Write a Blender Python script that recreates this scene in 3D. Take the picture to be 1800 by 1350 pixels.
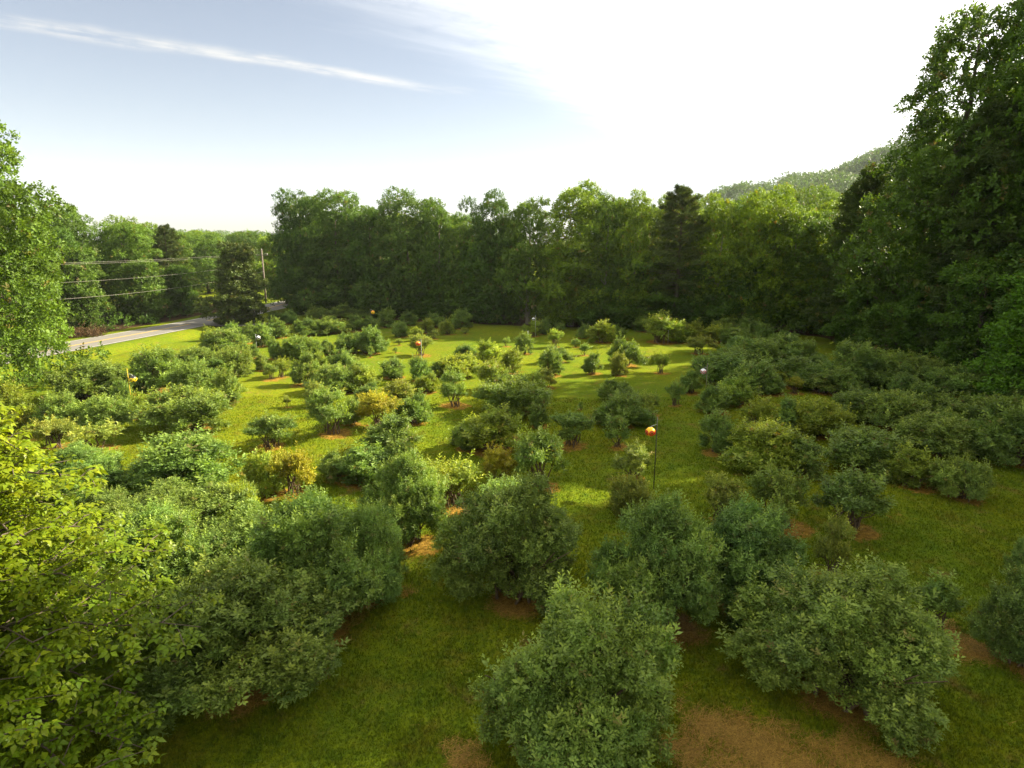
import bpy, math
import numpy as np
from mathutils import Vector

# ------------------------------------------------------------------ scene, camera, sky, sun
for o in list(bpy.data.objects):
    bpy.data.objects.remove(o, do_unlink=True)
S = bpy.context.scene
C = S.collection
R = math.radians

CAM_H, FPX = 10.0, 1100.0                   # metres above the grass; focal length in photo pixels (1800 wide)
PITCH = math.atan(250.0 / FPX)
cam_d = bpy.data.cameras.new('camera')
cam = bpy.data.objects.new('camera', cam_d)
C.objects.link(cam)
cam.location = (0, 0, CAM_H)
cam.rotation_euler = (math.pi / 2 - PITCH, 0, 0)
cam_d.sensor_width = 36.0
cam_d.lens = 36.0 * FPX / 1800.0
cam_d.clip_end = 9000
S.camera = cam

SUN_AZ, SUN_EL = R(66), R(33)               # azimuth measured from +Y (view direction) towards +X
sun_vec = Vector((math.sin(SUN_AZ) * math.cos(SUN_EL), math.cos(SUN_AZ) * math.cos(SUN_EL), math.sin(SUN_EL)))
sd = bpy.data.lights.new('sun', 'SUN')
sd.energy = 5.0
sd.angle = R(0.6)
sd.color = (1.0, 0.91, 0.68)
so = bpy.data.objects.new('sun', sd)
so.rotation_euler = sun_vec.to_track_quat('Z', 'Y').to_euler()
C.objects.link(so)

S.view_settings.view_transform = 'Standard'
S.view_settings.look = 'None'
S.view_settings.gamma = 1.0
S.view_settings.use_curve_mapping = False
S.view_settings.exposure = 1.9
S.cycles.use_denoising = True
S.cycles.max_bounces = 6
S.cycles.diffuse_bounces = 3
S.cycles.transmission_bounces = 4
S.cycles.volume_bounces = 0
S.cycles.transparent_max_bounces = 4

W = bpy.data.worlds.new('World')
S.world = W
W.use_nodes = True


class NT:
    """small helper for node trees"""
    def __init__(self, tree):
        self.t = tree
        tree.nodes.clear()

    def n(self, kind, **kw):
        nd = self.t.nodes.new(kind)
        for k, v in kw.items():
            if k == 'ins':
                for a, b in v.items():
                    if hasattr(b, 'is_linked') or hasattr(b, 'links'):
                        self.t.links.new(b, nd.inputs[a])
                    else:
                        nd.inputs[a].default_value = b
            else:
                setattr(nd, k, v)
        return nd

    def math(self, op, a, b=None, c=None, clamp=False):
        ins = {0: a}
        if b is not None: ins[1] = b
        if c is not None: ins[2] = c
        return self.n('ShaderNodeMath', operation=op, use_clamp=clamp, ins=ins).outputs[0]

    def mix(self, f, a, b, blend='MIX'):
        nd = self.n('ShaderNodeMix', data_type='RGBA', blend_type=blend, ins={0: f, 6: a, 7: b})
        return nd.outputs[2]

    def ramp(self, f, lo, hi, a=0.0, b=1.0, smooth=True):
        nd = self.n('ShaderNodeMapRange', interpolation_type='SMOOTHSTEP' if smooth else 'LINEAR',
                    ins={0: f, 1: lo, 2: hi, 3: a, 4: b})
        return nd.outputs[0]

    def noise(self, vec, scale, detail=3.0, rough=0.55):
        return self.n('ShaderNodeTexNoise', ins={'Vector': vec, 'Scale': scale, 'Detail': detail, 'Roughness': rough}).outputs[0]


def build_sky():
    N = NT(W.node_tree)
    sky = N.n('ShaderNodeTexSky', sky_type='NISHITA', sun_disc=False, sun_elevation=SUN_EL, sun_rotation=SUN_AZ,
              altitude=250.0, air_density=0.9, dust_density=1.3, ozone_density=1.4)
    co = N.n('ShaderNodeTexCoord').outputs['Generated']
    sep = N.n('ShaderNodeSeparateXYZ', ins={0: co})
    z = N.math('MAXIMUM', sep.outputs[2], 0.02)
    px = N.math('DIVIDE', sep.outputs[0], z)       # position on a flat cloud layer at unit height
    py = N.math('DIVIDE', sep.outputs[1], z)
    # a long cirrus streak lying along (1.9, 1.4) through (-2.36, 3.19)
    ax, ay = 0.805, 0.593
    t = N.math('ADD', N.math('MULTIPLY', N.math('ADD', px, 2.36), ax), N.math('MULTIPLY', N.math('SUBTRACT', py, 3.19), ay))
    s = N.math('ADD', N.math('MULTIPLY', N.math('ADD', px, 2.36), -ay), N.math('MULTIPLY', N.math('SUBTRACT', py, 3.19), ax))
    v = N.n('ShaderNodeCombineXYZ', ins={0: t, 1: s, 2: 0.3}).outputs[0]
    vs = N.n('ShaderNodeVectorMath', operation='MULTIPLY', ins={0: v, 1: (1.0, 4.2, 1.0)}).outputs[0]
    n1 = N.noise(vs, 1.7, 7.0, 0.62)
    n2 = N.noise(v, 5.0, 6.0, 0.65)
    sw = N.math('ADD', s, N.math('MULTIPLY', N.math('SUBTRACT', N.noise(v, 1.3, 3.0), 0.5), 0.35))
    band = N.math('SUBTRACT', 1.0, N.ramp(N.math('ABSOLUTE', sw), 0.0, 0.19))
    end = N.ramp(t, 2.9, 1.6)
    streak = N.math('MULTIPLY', N.math('MULTIPLY', band, end), N.ramp(N.math('ADD', n1, N.math('MULTIPLY', n2, 0.6)), 0.62, 1.02))
    # a thin sheet of cirrus on the sunward side
    half = N.math('SUBTRACT', N.math('MULTIPLY', N.math('ADD', px, 0.75), 0.78), N.math('MULTIPLY', N.math('SUBTRACT', py, 3.0), 0.42))
    half = N.math('ADD', half, N.math('MULTIPLY', N.math('SUBTRACT', n1, 0.5), 0.55))
    sheet = N.math('MULTIPLY', N.ramp(half, -0.25, 1.15), N.ramp(n2, 0.05, 0.5))
    fade = N.ramp(sep.outputs[2], 0.03, 0.16)
    cov = N.math('MULTIPLY', N.math('MULTIPLY', streak, 0.85), fade)
    cov2 = N.math('MULTIPLY', N.math('MULTIPLY', sheet, 0.8), fade)
    lum = N.n('ShaderNodeRGBToBW', ins={0: sky.outputs[0]}).outputs[0]
    cc = N.n('ShaderNodeVectorMath', operation='SCALE', ins={0: (1.0, 0.99, 0.95), 'Scale': N.math('MULTIPLY_ADD', lum, 1.15, 2.2)}).outputs[0]
    c2 = N.n('ShaderNodeVectorMath', operation='SCALE', ins={0: (1.0, 0.98, 0.92), 'Scale': N.math('MULTIPLY_ADD', lum, 1.4, 6.5)}).outputs[0]
    veil = N.n('ShaderNodeVectorMath', operation='SCALE', ins={0: (1.0, 0.985, 0.95), 'Scale': N.math('MULTIPLY', lum, 1.22)}).outputs[0]
    base = N.mix(0.32, sky.outputs[0], veil)                          # thin high haze over the whole sky
    col = N.mix(cov2, N.mix(cov, base, cc), c2)
    bg = N.n('ShaderNodeBackground', ins={0: col, 1: 0.05})
    out = N.n('ShaderNodeOutputWorld', ins={0: bg.outputs[0]})


build_sky()

# ------------------------------------------------------------------ helpers
TAU = 2 * math.pi


def at(px, py, z=0.0):
    """where the sight line through a photo pixel meets the level z: used once, to survey the field"""
    u, v = (px - 900.0) / FPX, (675.0 - py) / FPX
    f = math.cos(PITCH) + v * math.sin(PITCH)
    up = v * math.cos(PITCH) - math.sin(PITCH)
    k = (z - CAM_H) / up
    return (u * k, f * k)


def height_at(py, Y):
    """height of a point Y metres out that shows at photo row py"""
    v = (675.0 - py) / FPX
    return CAM_H + Y * (v * math.cos(PITCH) - math.sin(PITCH)) / (math.cos(PITCH) + v * math.sin(PITCH))


def px_m(py, Y):
    """photo pixels for one metre across, Y metres out"""
    return FPX / (Y * math.cos(PITCH) + 3.0 * 0 + (CAM_H - 1.5) * math.sin(PITCH))


def unit(a):
    return a / np.maximum(np.linalg.norm(a, axis=-1, keepdims=True), 1e-9)


def raw_mesh(name, V, F, mat=None, smooth=False, attr=None, loopsize=3):
    me = bpy.data.meshes.new(name)
    V = np.ascontiguousarray(V, dtype=np.float32).reshape(-1, 3)
    F = np.ascontiguousarray(F, dtype=np.int32).reshape(-1, loopsize)
    me.vertices.add(len(V)); me.vertices.foreach_set('co', V.ravel())
    me.loops.add(F.size); me.loops.foreach_set('vertex_index', F.ravel())
    me.polygons.add(len(F))
    me.polygons.foreach_set('loop_start', np.arange(0, F.size, loopsize, dtype=np.int32))
    if smooth:
        me.polygons.foreach_set('use_smooth', np.ones(len(F), dtype=bool))
    if attr is not None:
        a = me.color_attributes.new('tone', 'FLOAT_COLOR', 'POINT')
        full = np.ones((len(V), 4), dtype=np.float32); full[:, :3] = attr
        a.data.foreach_set('color', full.ravel())
    me.update(calc_edges=True)
    if mat is not None:
        me.materials.append(mat)
    return me


def link(name, me, parent=None, loc=(0, 0, 0)):
    o = bpy.data.objects.new(name, me)
    C.objects.link(o)
    o.location = loc
    if parent is not None:
        o.parent = parent
    return o


def tag(o, label, cat=None, group=None, kind=None):
    o['label'] = label
    if cat: o['category'] = cat
    if group: o['group'] = group
    if kind: o['kind'] = kind
    return o


class Geo:
    """collects tubes and boxes into one mesh"""
    def __init__(self):
        self.V, self.F, self.n = [], [], 0

    def add(self, V, F):
        self.V.append(np.asarray(V, float)); self.F += [[i + self.n for i in f] for f in F]; self.n += len(V)

    def tube(self, pts, radii, sides=6, cap=True):
        pts = np.asarray(pts, float); k = len(pts)
        d = unit(np.gradient(pts, axis=0))
        ref = np.array([0.31, 0.9, 0.2]); ref = ref / np.linalg.norm(ref)
        a = unit(np.cross(d, ref)); b = np.cross(d, a)
        th = np.arange(sides) / sides * TAU
        ring = a[:, None, :] * np.cos(th)[None, :, None] + b[:, None, :] * np.sin(th)[None, :, None]
        V = (pts[:, None, :] + ring * np.asarray(radii, float)[:, None, None]).reshape(-1, 3)
        F = []
        for i in range(k - 1):
            for j in range(sides):
                p, q = i * sides + j, i * sides + (j + 1) % sides
                F.append([p, q, q + sides, p + sides])
        if cap:
            F.append(list(range(sides))[::-1]); F.append([(k - 1) * sides + j for j in range(sides)])
        self.add(V, F)

    def box(self, c, s):
        x, y, z = c; a, b, h = s[0] / 2, s[1] / 2, s[2] / 2
        V = [(x + i * a, y + j * b, z + l * h) for l in (-1, 1) for j in (-1, 1) for i in (-1, 1)]
        self.add(V, [[0, 2, 3, 1], [4, 5, 7, 6], [0, 1, 5, 4], [2, 6, 7, 3], [0, 4, 6, 2], [1, 3, 7, 5]])

    def mesh(self, name, mat, smooth=True):
        me = bpy.data.meshes.new(name)
        me.from_pydata(np.concatenate(self.V).tolist(), [], self.F)
        if smooth:
            me.polygons.foreach_set('use_smooth', np.ones(len(me.polygons), dtype=bool))
        me.materials.append(mat); me.update()
        return me


# ------------------------------------------------------------------ materials
def new_mat(name):
    m = bpy.data.materials.new(name); m.use_nodes = True
    return m, NT(m.node_tree)


def leaf_mat(name, base, young, trans=0.34, gloss=0.5, spec=0.18, tcol=(1.25, 1.2, 0.5)):
    m, N = new_mat(name)
    tone = N.n('ShaderNodeAttribute', attribute_name='tone')
    sep = N.n('ShaderNodeSeparateColor', ins={0: tone.outputs['Color']})
    info = N.n('ShaderNodeObjectInfo')
    c = N.mix(sep.outputs[1], (*base, 1), (*young, 1))
    c = N.mix(N.math('MULTIPLY', sep.outputs[2], 0.8), c, (0.20, 0.125, 0.05, 1))
    val = N.math('MULTIPLY_ADD', sep.outputs[0], 0.95, 0.52)
    c = N.n('ShaderNodeVectorMath', operation='SCALE', ins={0: c, 'Scale': val}).outputs[0]
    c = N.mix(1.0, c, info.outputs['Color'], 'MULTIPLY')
    p = N.n('ShaderNodeBsdfPrincipled', ins={'Base Color': c, 'Roughness': gloss, 'Specular IOR Level': spec})
    tc = N.mix(1.0, c, (*tcol, 1), 'MULTIPLY')
    t = N.n('ShaderNodeBsdfTranslucent', ins={0: tc})
    mx = N.n('ShaderNodeMixShader', ins={0: trans, 1: p.outputs[0], 2: t.outputs[0]})
    N.n('ShaderNodeOutputMaterial', ins={0: mx.outputs[0]})
    return m


def plain_mat(name, col, rough=0.7, spec=0.3, var=0.25, scale=6.0, metallic=0.0, stretch=(1, 1, 1)):
    m, N = new_mat(name)
    co = N.n('ShaderNodeTexCoord').outputs['Object']
    co = N.n('ShaderNodeVectorMath', operation='MULTIPLY', ins={0: co, 1: stretch}).outputs[0]
    nz = N.noise(co, scale, 4.0)
    c = N.mix(nz, (*[x * (1 - var) for x in col], 1), (*[min(1, x * (1 + var)) for x in col], 1))
    bump = N.n('ShaderNodeBump', ins={'Strength': 0.35, 'Distance': 0.02, 'Height': nz})
    p = N.n('ShaderNodeBsdfPrincipled', ins={'Base Color': c, 'Roughness': rough, 'Specular IOR Level': spec, 'Metallic': metallic,
                                             'Normal': bump.outputs[0]})
    N.n('ShaderNodeOutputMaterial', ins={0: p.outputs[0]})
    return m


M = {
    'blue': leaf_mat('blueberry leaf', (0.130, 0.215, 0.050), (0.275, 0.345, 0.055), trans=0.40, spec=0.28),
    'tree': leaf_mat('broadleaf', (0.068, 0.130, 0.018), (0.155, 0.230, 0.022), trans=0.34),
    'pine': leaf_mat('pine needle', (0.050, 0.080, 0.022), (0.110, 0.120, 0.028), trans=0.2),
    'cedar': leaf_mat('cedar spray', (0.060, 0.072, 0.018), (0.130, 0.110, 0.022), trans=0.2),
    'dog': leaf_mat('dogwood leaf', (0.110, 0.185, 0.007), (0.235, 0.255, 0.007), trans=0.38, gloss=0.4),
    'brush': leaf_mat('dry brush', (0.10, 0.058, 0.026), (0.16, 0.095, 0.035), trans=0.15, tcol=(1, 1, 1)),
    'bark': plain_mat('bark', (0.105, 0.082, 0.060), 0.9, 0.1, 0.45, 7.0, stretch=(1, 1, 0.25)),
    'pale_bark': plain_mat('pale bark', (0.25, 0.22, 0.17), 0.85, 0.1, 0.35, 6.0, stretch=(1, 1, 0.3)),
    'stem': plain_mat('blueberry cane', (0.105, 0.075, 0.045), 0.85, 0.1, 0.4, 14.0),
    'polewood': plain_mat('weathered pole', (0.20, 0.165, 0.13), 0.85, 0.15, 0.3, 5.0, stretch=(1, 1, 0.15)),
    'steel': plain_mat('galvanised rod', (0.42, 0.42, 0.40), 0.5, 0.4, 0.15, 9.0),
    'darkrod': plain_mat('dark painted rod', (0.03, 0.028, 0.022), 0.6, 0.3, 0.2, 9.0),
    'yellowrod': plain_mat('yellow rod', (0.62, 0.42, 0.03), 0.5, 0.3, 0.1, 9.0),
    'wire': plain_mat('bare aluminium wire', (0.34, 0.31, 0.26), 0.5, 0.4, 0.1, 3.0),
    'insul': plain_mat('porcelain', (0.55, 0.53, 0.50), 0.3, 0.5, 0.05, 3.0),
    'vyel': plain_mat('yellow vinyl', (0.90, 0.52, 0.006), 0.35, 0.5, 0.06, 5.0),
    'vora': plain_mat('orange vinyl', (0.85, 0.30, 0.010), 0.35, 0.5, 0.06, 5.0),
    'vwhi': plain_mat('white vinyl', (0.82, 0.81, 0.79), 0.35, 0.5, 0.04, 5.0),
    'vbla': plain_mat('black vinyl', (0.018, 0.016, 0.018), 0.3, 0.5, 0.1, 5.0),
    'vred': plain_mat('red print', (0.50, 0.022, 0.016), 0.4, 0.4, 0.08, 5.0),
    'vyprint': plain_mat('yellow print', (0.90, 0.62, 0.03), 0.4, 0.4, 0.05, 5.0),
    'white_paint': plain_mat('white road paint', (0.42, 0.41, 0.37), 0.7, 0.2, 0.2, 3.0),
    'yellow_paint': plain_mat('yellow road paint', (0.55, 0.36, 0.05), 0.7, 0.2, 0.2, 3.0),
}


def mat_asphalt():
    m, N = new_mat('asphalt')
    pos = N.n('ShaderNodeNewGeometry').outputs['Position']
    a = N.noise(pos, 0.35, 4.0); b = N.noise(pos, 25.0, 3.0)
    c = N.mix(a, (0.150, 0.138, 0.120, 1), (0.220, 0.202, 0.175, 1))
    c = N.mix(N.math('MULTIPLY', b, 0.5), c, (0.10, 0.095, 0.09, 1))
    bump = N.n('ShaderNodeBump', ins={'Strength': 0.4, 'Distance': 0.01, 'Height': b})
    p = N.n('ShaderNodeBsdfPrincipled', ins={'Base Color': c, 'Roughness': 0.85, 'Specular IOR Level': 0.25, 'Normal': bump.outputs[0]})
    N.n('ShaderNodeOutputMaterial', ins={0: p.outputs[0]})
    return m


def grass_colour(N):
    """shared by the lawn sheet and the blades that stand on it"""
    pos = N.n('ShaderNodeNewGeometry').outputs['Position']
    flat = N.n('ShaderNodeVectorMath', operation='MULTIPLY', ins={0: pos, 1: (1, 1, 0)}).outputs[0]
    big = N.noise(flat, 0.09, 4.0, 0.6)
    mid = N.noise(flat, 0.9, 5.0, 0.62)
    fine = N.noise(flat, 9.0, 4.0, 0.7)
    c = N.mix(N.ramp(big, 0.35, 0.65), (0.110, 0.156, 0.007, 1), (0.178, 0.196, 0.006, 1))
    c = N.mix(N.math('MULTIPLY', N.ramp(mid, 0.47, 0.74), 0.6), c, (0.160, 0.118, 0.016, 1))
    c = N.mix(N.math('MULTIPLY', N.ramp(mid, 0.46, 0.25), 0.6), c, (0.060, 0.110, 0.010, 1))
    clump = N.noise(flat, 3.2, 4.0, 0.65)
    c = N.mix(N.math('MULTIPLY', N.ramp(clump, 0.56, 0.36), 0.5), c, (0.052, 0.100, 0.006, 1))
    # bare reddish earth showing through in spots
    sp = N.noise(flat, 0.55, 6.0, 0.7)
    c = N.mix(N.math('MULTIPLY', N.ramp(sp, 0.57, 0.74), 0.7), c, (0.21, 0.105, 0.045, 1))
    c = N.mix(N.math('MULTIPLY', N.ramp(fine, 0.62, 0.30), 0.55), c, (0.045, 0.070, 0.010, 1))
    return c, flat, mid, fine


def mat_ground():
    m, N = new_mat('lawn')
    c, flat, mid, fine = grass_colour(N)
    tone = N.n('ShaderNodeAttribute', attribute_name='tone')
    sep = N.n('ShaderNodeSeparateColor', ins={0: tone.outputs['Color']})
    n3 = N.noise(flat, 2.4, 6.0, 0.7)
    straw = N.mix(N.ramp(N.noise(flat, 6.0, 5.0, 0.75), 0.35, 0.68), (0.120, 0.066, 0.012, 1), (0.36, 0.215, 0.034, 1))
    mk = N.ramp(N.math('ADD', sep.outputs[0], N.math('MULTIPLY', N.math('SUBTRACT', n3, 0.5), 1.9)), 0.40, 0.72)
    c = N.mix(mk, c, straw)
    litter = N.mix(N.noise(flat, 1.2, 5.0, 0.7), (0.038, 0.026, 0.013, 1), (0.085, 0.052, 0.024, 1))
    fk = N.ramp(N.math('ADD', sep.outputs[1], N.math('MULTIPLY', N.math('SUBTRACT', n3, 0.5), 0.5)), 0.4, 0.6)
    c = N.mix(fk, c, litter)
    h = N.math('ADD', N.math('MULTIPLY', fine, 0.6), N.math('MULTIPLY', mid, 0.5))
    bump = N.n('ShaderNodeBump', ins={'Strength': 0.9, 'Distance': 0.09, 'Height': h})
    p = N.n('ShaderNodeBsdfPrincipled', ins={'Base Color': c, 'Roughness': 1.0, 'Specular IOR Level': 0.03, 'Normal': bump.outputs[0]})
    N.n('ShaderNodeOutputMaterial', ins={0: p.outputs[0]})
    return m


def mat_blades():
    m, N = new_mat('grass blade')
    c, flat, mid, fine = grass_colour(N)
    tone = N.n('ShaderNodeAttribute', attribute_name='tone')
    sep = N.n('ShaderNodeSeparateColor', ins={0: tone.outputs['Color']})
    c = N.n('ShaderNodeVectorMath', operation='SCALE', ins={0: c, 'Scale': N.math('MULTIPLY_ADD', sep.outputs[0], 0.8, 0.75)}).outputs[0]
    d = N.n('ShaderNodeBsdfDiffuse', ins={0: c})
    t = N.n('ShaderNodeBsdfTranslucent', ins={0: c})
    mx = N.n('ShaderNodeMixShader', ins={0: 0.4, 1: d.outputs[0], 2: t.outputs[0]})
    N.n('ShaderNodeOutputMaterial', ins={0: mx.outputs[0]})
    return m


def mat_straw():
    m, N = new_mat('pine straw')
    tone = N.n('ShaderNodeAttribute', attribute_name='tone')
    sep = N.n('ShaderNodeSeparateColor', ins={0: tone.outputs['Color']})
    c = N.mix(sep.outputs[0], (0.13, 0.070, 0.014, 1), (0.46, 0.28, 0.05, 1))
    d = N.n('ShaderNodeBsdfPrincipled', ins={'Base Color': c, 'Roughness': 0.7, 'Specular IOR Level': 0.2})
    N.n('ShaderNodeOutputMaterial', ins={0: d.outputs[0]})
    return m


M['asphalt'] = mat_asphalt(); M['ground'] = mat_ground(); M['blades'] = mat_blades(); M['straw'] = mat_straw()

# ------------------------------------------------------------------ survey of the bushes (photo pixels: x, foot y, width, top y, form, tint)
# forms: L large dense, M medium, V vase with open canes, S small young; tints: g green, b bluish, d dark, y yellow-green, o gold, k olive brown
BUSH = '''
1010 1430 380 1048 L g|1468 1312 360 1018 L g|1160 1145 235 892 L b|1305 1112 225 895 L b|905 1092 260 862 L b|888 930 130 842 M b
445 1282 380 1000 L g|545 1160 290 885 L g|642 1080 175 868 L b|725 975 160 795 L d|560 990 130 870 M d|290 1130 240 905 L g
300 985 190 870 L g|385 945 150 850 M g|330 890 190 785 L d|150 905 170 795 L b|428 930 75 852 M y|515 872 100 778 V o|470 880 90 800 M y
476 792 92 733 V g|585 768 95 690 V g|665 755 90 692 V o|728 748 75 695 M d|690 806 115 738 M g|640 862 120 790 M d|700 850 90 785 M d|590 850 70 800 M g
795 892 135 795 V y|950 858 110 752 V b|862 802 135 720 M y|880 850 80 785 V o|815 790 60 745 M g|905 735 130 660 L d|1003 782 92 722 V d|945 752 50 715 M d
1093 757 95 694 L d|1087 787 52 735 S b|1085 708 72 668 M d|1140 727 52 680 V k|1186 712 40 668 V g|1212 695 50 655 M g|1115 842 82 780 V k|1108 912 92 832 M k
1268 918 92 832 V k|1366 927 125 800 V g|1302 918 46 878 S b|1490 934 145 825 V g|1465 1015 85 905 V k|1640 1112 92 1020 S b|1795 1215 190 1005 L b|1795 1015 60 950 M b
1685 888 105 805 M g|1598 862 95 790 M y|1772 832 150 715 L g|1515 838 150 760 L d|1640 812 140 735 L g|1720 770 120 700 L g|1345 835 150 752 L y|1256 800 80 730 M b
1250 728 72 678 M d|1292 718 90 668 M y|1405 842 95 775 M g|1330 765 80 705 M y|1385 765 75 700 M g|1437 775 110 700 L y|1505 748 105 690 L d|1565 765 110 690 L g|1625 738 110 688 M g
1500 690 115 610 L b|1560 685 95 618 L d|1612 688 95 630 L g|1672 706 105 645 L d|1742 712 115 652 L b|1590 705 62 664 M b|1470 698 80 652 M d|1797 742 90 690 M d|1795 665 80 625 M d
1265 680 105 618 L d|1322 668 105 602 L d|1372 645 100 590 L d|1332 695 95 640 M g|1392 685 95 640 M d|1405 645 75 600 L d|1352 695 60 668 M d|1397 692 36 664 V o|1442 695 72 655 M g|1432 664 62 640 M d
1228 624 58 592 V k|1252 603 52 577 M y|1292 608 62 578 L d|1212 603 62 568 M y|1272 592 62 562 M g|1312 593 62 565 M g|1342 603 52 574 M d|1384 614 60 588 M d|1300 630 70 595 L d
1158 603 80 565 V y|1196 604 52 570 M y|1130 585 50 565 M d|1055 607 60 572 M y|1028 598 42 574 M g|1084 597 44 577 M g|938 593 42 567 V y|957 590 34 566 M d|976 612 36 582 V y|985 585 24 572 S d
890 611 17 592 S g|922 627 44 594 M d|1100 648 66 600 M d|1041 662 42 626 M g|1088 664 37 628 M k|1160 657 40 616 V y|1027 627 27 608 S g|1012 612 20 598 S g|966 663 52 620 M g|978 642 56 614 M g|956 684 52 650 M k|940 702 62 660 M y
900 658 58 620 M y|815 637 52 607 M d|857 642 60 603 M y|810 668 82 624 L y|862 687 72 634 V y|800 715 66 654 V g|692 668 60 634 M d|737 674 52 634 M d|752 692 50 660 M y|640 690 60 645 M y|770 665 40 640 M d|700 710 70 672 M k|650 712 60 675 M g
538 680 62 624 M g|590 696 85 644 L g|602 658 62 618 M g|562 720 60 680 M k|622 752 62 704 M g|558 655 44 620 M y|630 672 50 640 M g|483 630 34 599 M d|530 632 72 588 L d|576 624 34 598 M d|610 622 52 589 M g|476 667 32 640 V g|496 662 42 624 V y|460 652 32 624 M k|650 624 68 578 L d
490 596 44 565 M d|535 592 52 562 M g|580 588 62 559 L g|625 583 44 556 M g|510 570 42 551 M d|485 568 38 551 M d|560 564 44 544 M d|600 565 52 547 M d|650 582 36 560 M g|680 578 48 549 M d|716 573 42 550 M d|640 562 44 546 M d
705 594 36 570 M g|750 587 32 564 M y|786 589 36 562 M y|766 577 42 553 M d|812 579 42 549 M d|817 587 20 574 S k|733 599 27 576 V y|763 597 24 582 V k|740 624 54 597 V k|702 606 16 596 S g|651 627 16 609 S g|625 640 24 630 S k|695 618 12 610 S g
278 694 105 620 L d|350 654 74 611 L g|340 704 84 640 L g|330 770 148 680 L g|250 737 42 694 S y|402 714 66 660 M g|372 672 72 634 M d|395 626 82 588 L g|412 664 72 611 L g|412 597 48 571 M g|461 610 48 572 M d|438 604 38 574 M g|372 600 38 576 M y|446 628 24 606 M d
168 712 130 650 L g|216 718 38 670 M d|186 770 102 698 L g|110 768 85 700 L g|98 795 92 756 V k|28 775 92 692 M y|50 768 32 722 V o|170 800 90 765 S k|505 718 18 700 S k|1020 720 12 712 S g|455 1075 220 905 L g|200 1010 170 880 L g
'''
TINT = {'g': (1.0, 1.0, 0.9), 'b': (0.94, 1.0, 0.98), 'd': (0.92, 0.97, 0.86), 'y': (1.35, 1.18, 0.62), 'o': (1.75, 1.15, 0.45), 'k': (1.25, 1.02, 0.80)}
bushes = []
for row in BUSH.strip().split('\n'):
    for e in row.split('|'):
        a = e.split()
        x, yb, w, yt = map(float, a[:4])
        X, Y = at(x, yb)
        wm = w / px_m(yb, Y)
        back = {'L': 0.36, 'M': 0.32, 'V': 0.12, 'S': 0.18}[a[4]] * wm
        k = 1 + back / Y
        X, Y = X * k, Y + back
        wm = w / px_m(yb, Y)
        h = max(0.45, height_at(yt, Y + 0.12 * wm))
        h = min(max(h, {'V': 0.62, 'S': 0.62}.get(a[4], 0.46) * wm), {'L': 0.86, 'M': 1.0, 'V': 1.15, 'S': 1.2}[a[4]] * wm + 0.1)
        bushes.append(dict(X=X, Y=Y, w=wm, h=h, form=a[4], tint=a[5], px=x, py=yb))

# ------------------------------------------------------------------ ground, road
ctl = np.array([(-66, -30), (-55.5, 10), (-47.5, 38), (-43.2, 57), (-39.4, 76), (-37.4, 93), (-36.6, 112), (-37.5, 140), (-44, 190), (-60, 250)], float)


def spline(P, n=24):
    P = np.vstack([2 * P[0] - P[1], P, 2 * P[-1] - P[-2]]); out = []
    for i in range(1, len(P) - 2):
        p0, p1, p2, p3 = P[i - 1:i + 3]
        for t in np.linspace(0, 1, n, endpoint=False):
            out.append(0.5 * (2 * p1 + (p2 - p0) * t + (2 * p0 - 5 * p1 + 4 * p2 - p3) * t * t + (3 * p1 - p0 - 3 * p2 + p3) * t ** 3))
    return np.array(out + [P[-2]])


ROAD = spline(ctl)
road_tan = unit(np.gradient(ROAD, axis=0)); road_nrm = np.stack([road_tan[:, 1], -road_tan[:, 0]], 1)   # towards the field
ROAD_HALF = 2.75


def road_offset(x, y):
    """signed distance from the road's middle, positive on the field side"""
    x = np.asarray(x, float).ravel(); y = np.asarray(y, float).ravel()
    best = np.full(x.shape, 1e9); sg = np.zeros(x.shape)
    for i in range(0, len(ROAD), 3):
        dx, dy = x - ROAD[i, 0], y - ROAD[i, 1]
        d = dx * dx + dy * dy
        k = d < best
        best[k] = d[k]; sg[k] = (dx * road_nrm[i, 0] + dy * road_nrm[i, 1])[k]
    return np.where(np.abs(sg) < 6.0, sg, np.sign(sg) * np.sqrt(best))


def sst(a, b, x):
    t = np.clip((x - a) / (b - a), 0, 1)
    return t * t * (3 - 2 * t)


def gz(x, y):
    """height of the land"""
    x = np.asarray(x, float); y = np.asarray(y, float); sh = np.broadcast(x, y).shape
    xf, yf = np.broadcast_to(x, sh).ravel(), np.broadcast_to(y, sh).ravel()
    z = 0.10 * np.sin(xf * 0.13 + 0.7) * np.cos(yf * 0.11) + 0.05 * np.sin(xf * 0.41 + yf * 0.37) + 0.025 * np.sin(xf * 1.1 - yf * 0.8)
    z = z * sst(600, 200, np.hypot(xf, yf))
    o = road_offset(xf, yf)
    a = np.abs(o)
    flat = 0.16
    z = np.where(a < 3.4, flat, z * sst(3.4, 9, a) + flat * (1 - sst(3.4, 6.0, a)))
    z = z - 0.45 * np.exp(-((o - 5.6) / 1.3) ** 2) * sst(-10, 30, yf) * sst(120, 80, yf)
    return z.reshape(sh)


def axis(lo, hi, core_lo, core_hi, step):
    core = np.arange(core_lo, core_hi + step, step)
    out, s, v = [], step, core[-1]
    while v < hi:
        s *= 1.22; v += s; out.append(v)
    pre, s, v = [], step, core[0]
    while v > lo:
        s *= 1.22; v -= s; pre.append(v)
    return np.array(pre[::-1] + core.tolist() + out)


gx, gy = axis(-2200, 2200, -52, 46, 0.48), axis(-300, 2800, 5, 96, 0.48)
GX, GY = np.meshgrid(gx, gy)
GZ = gz(GX, GY)
nx, ny = len(gx), len(gy)
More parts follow.
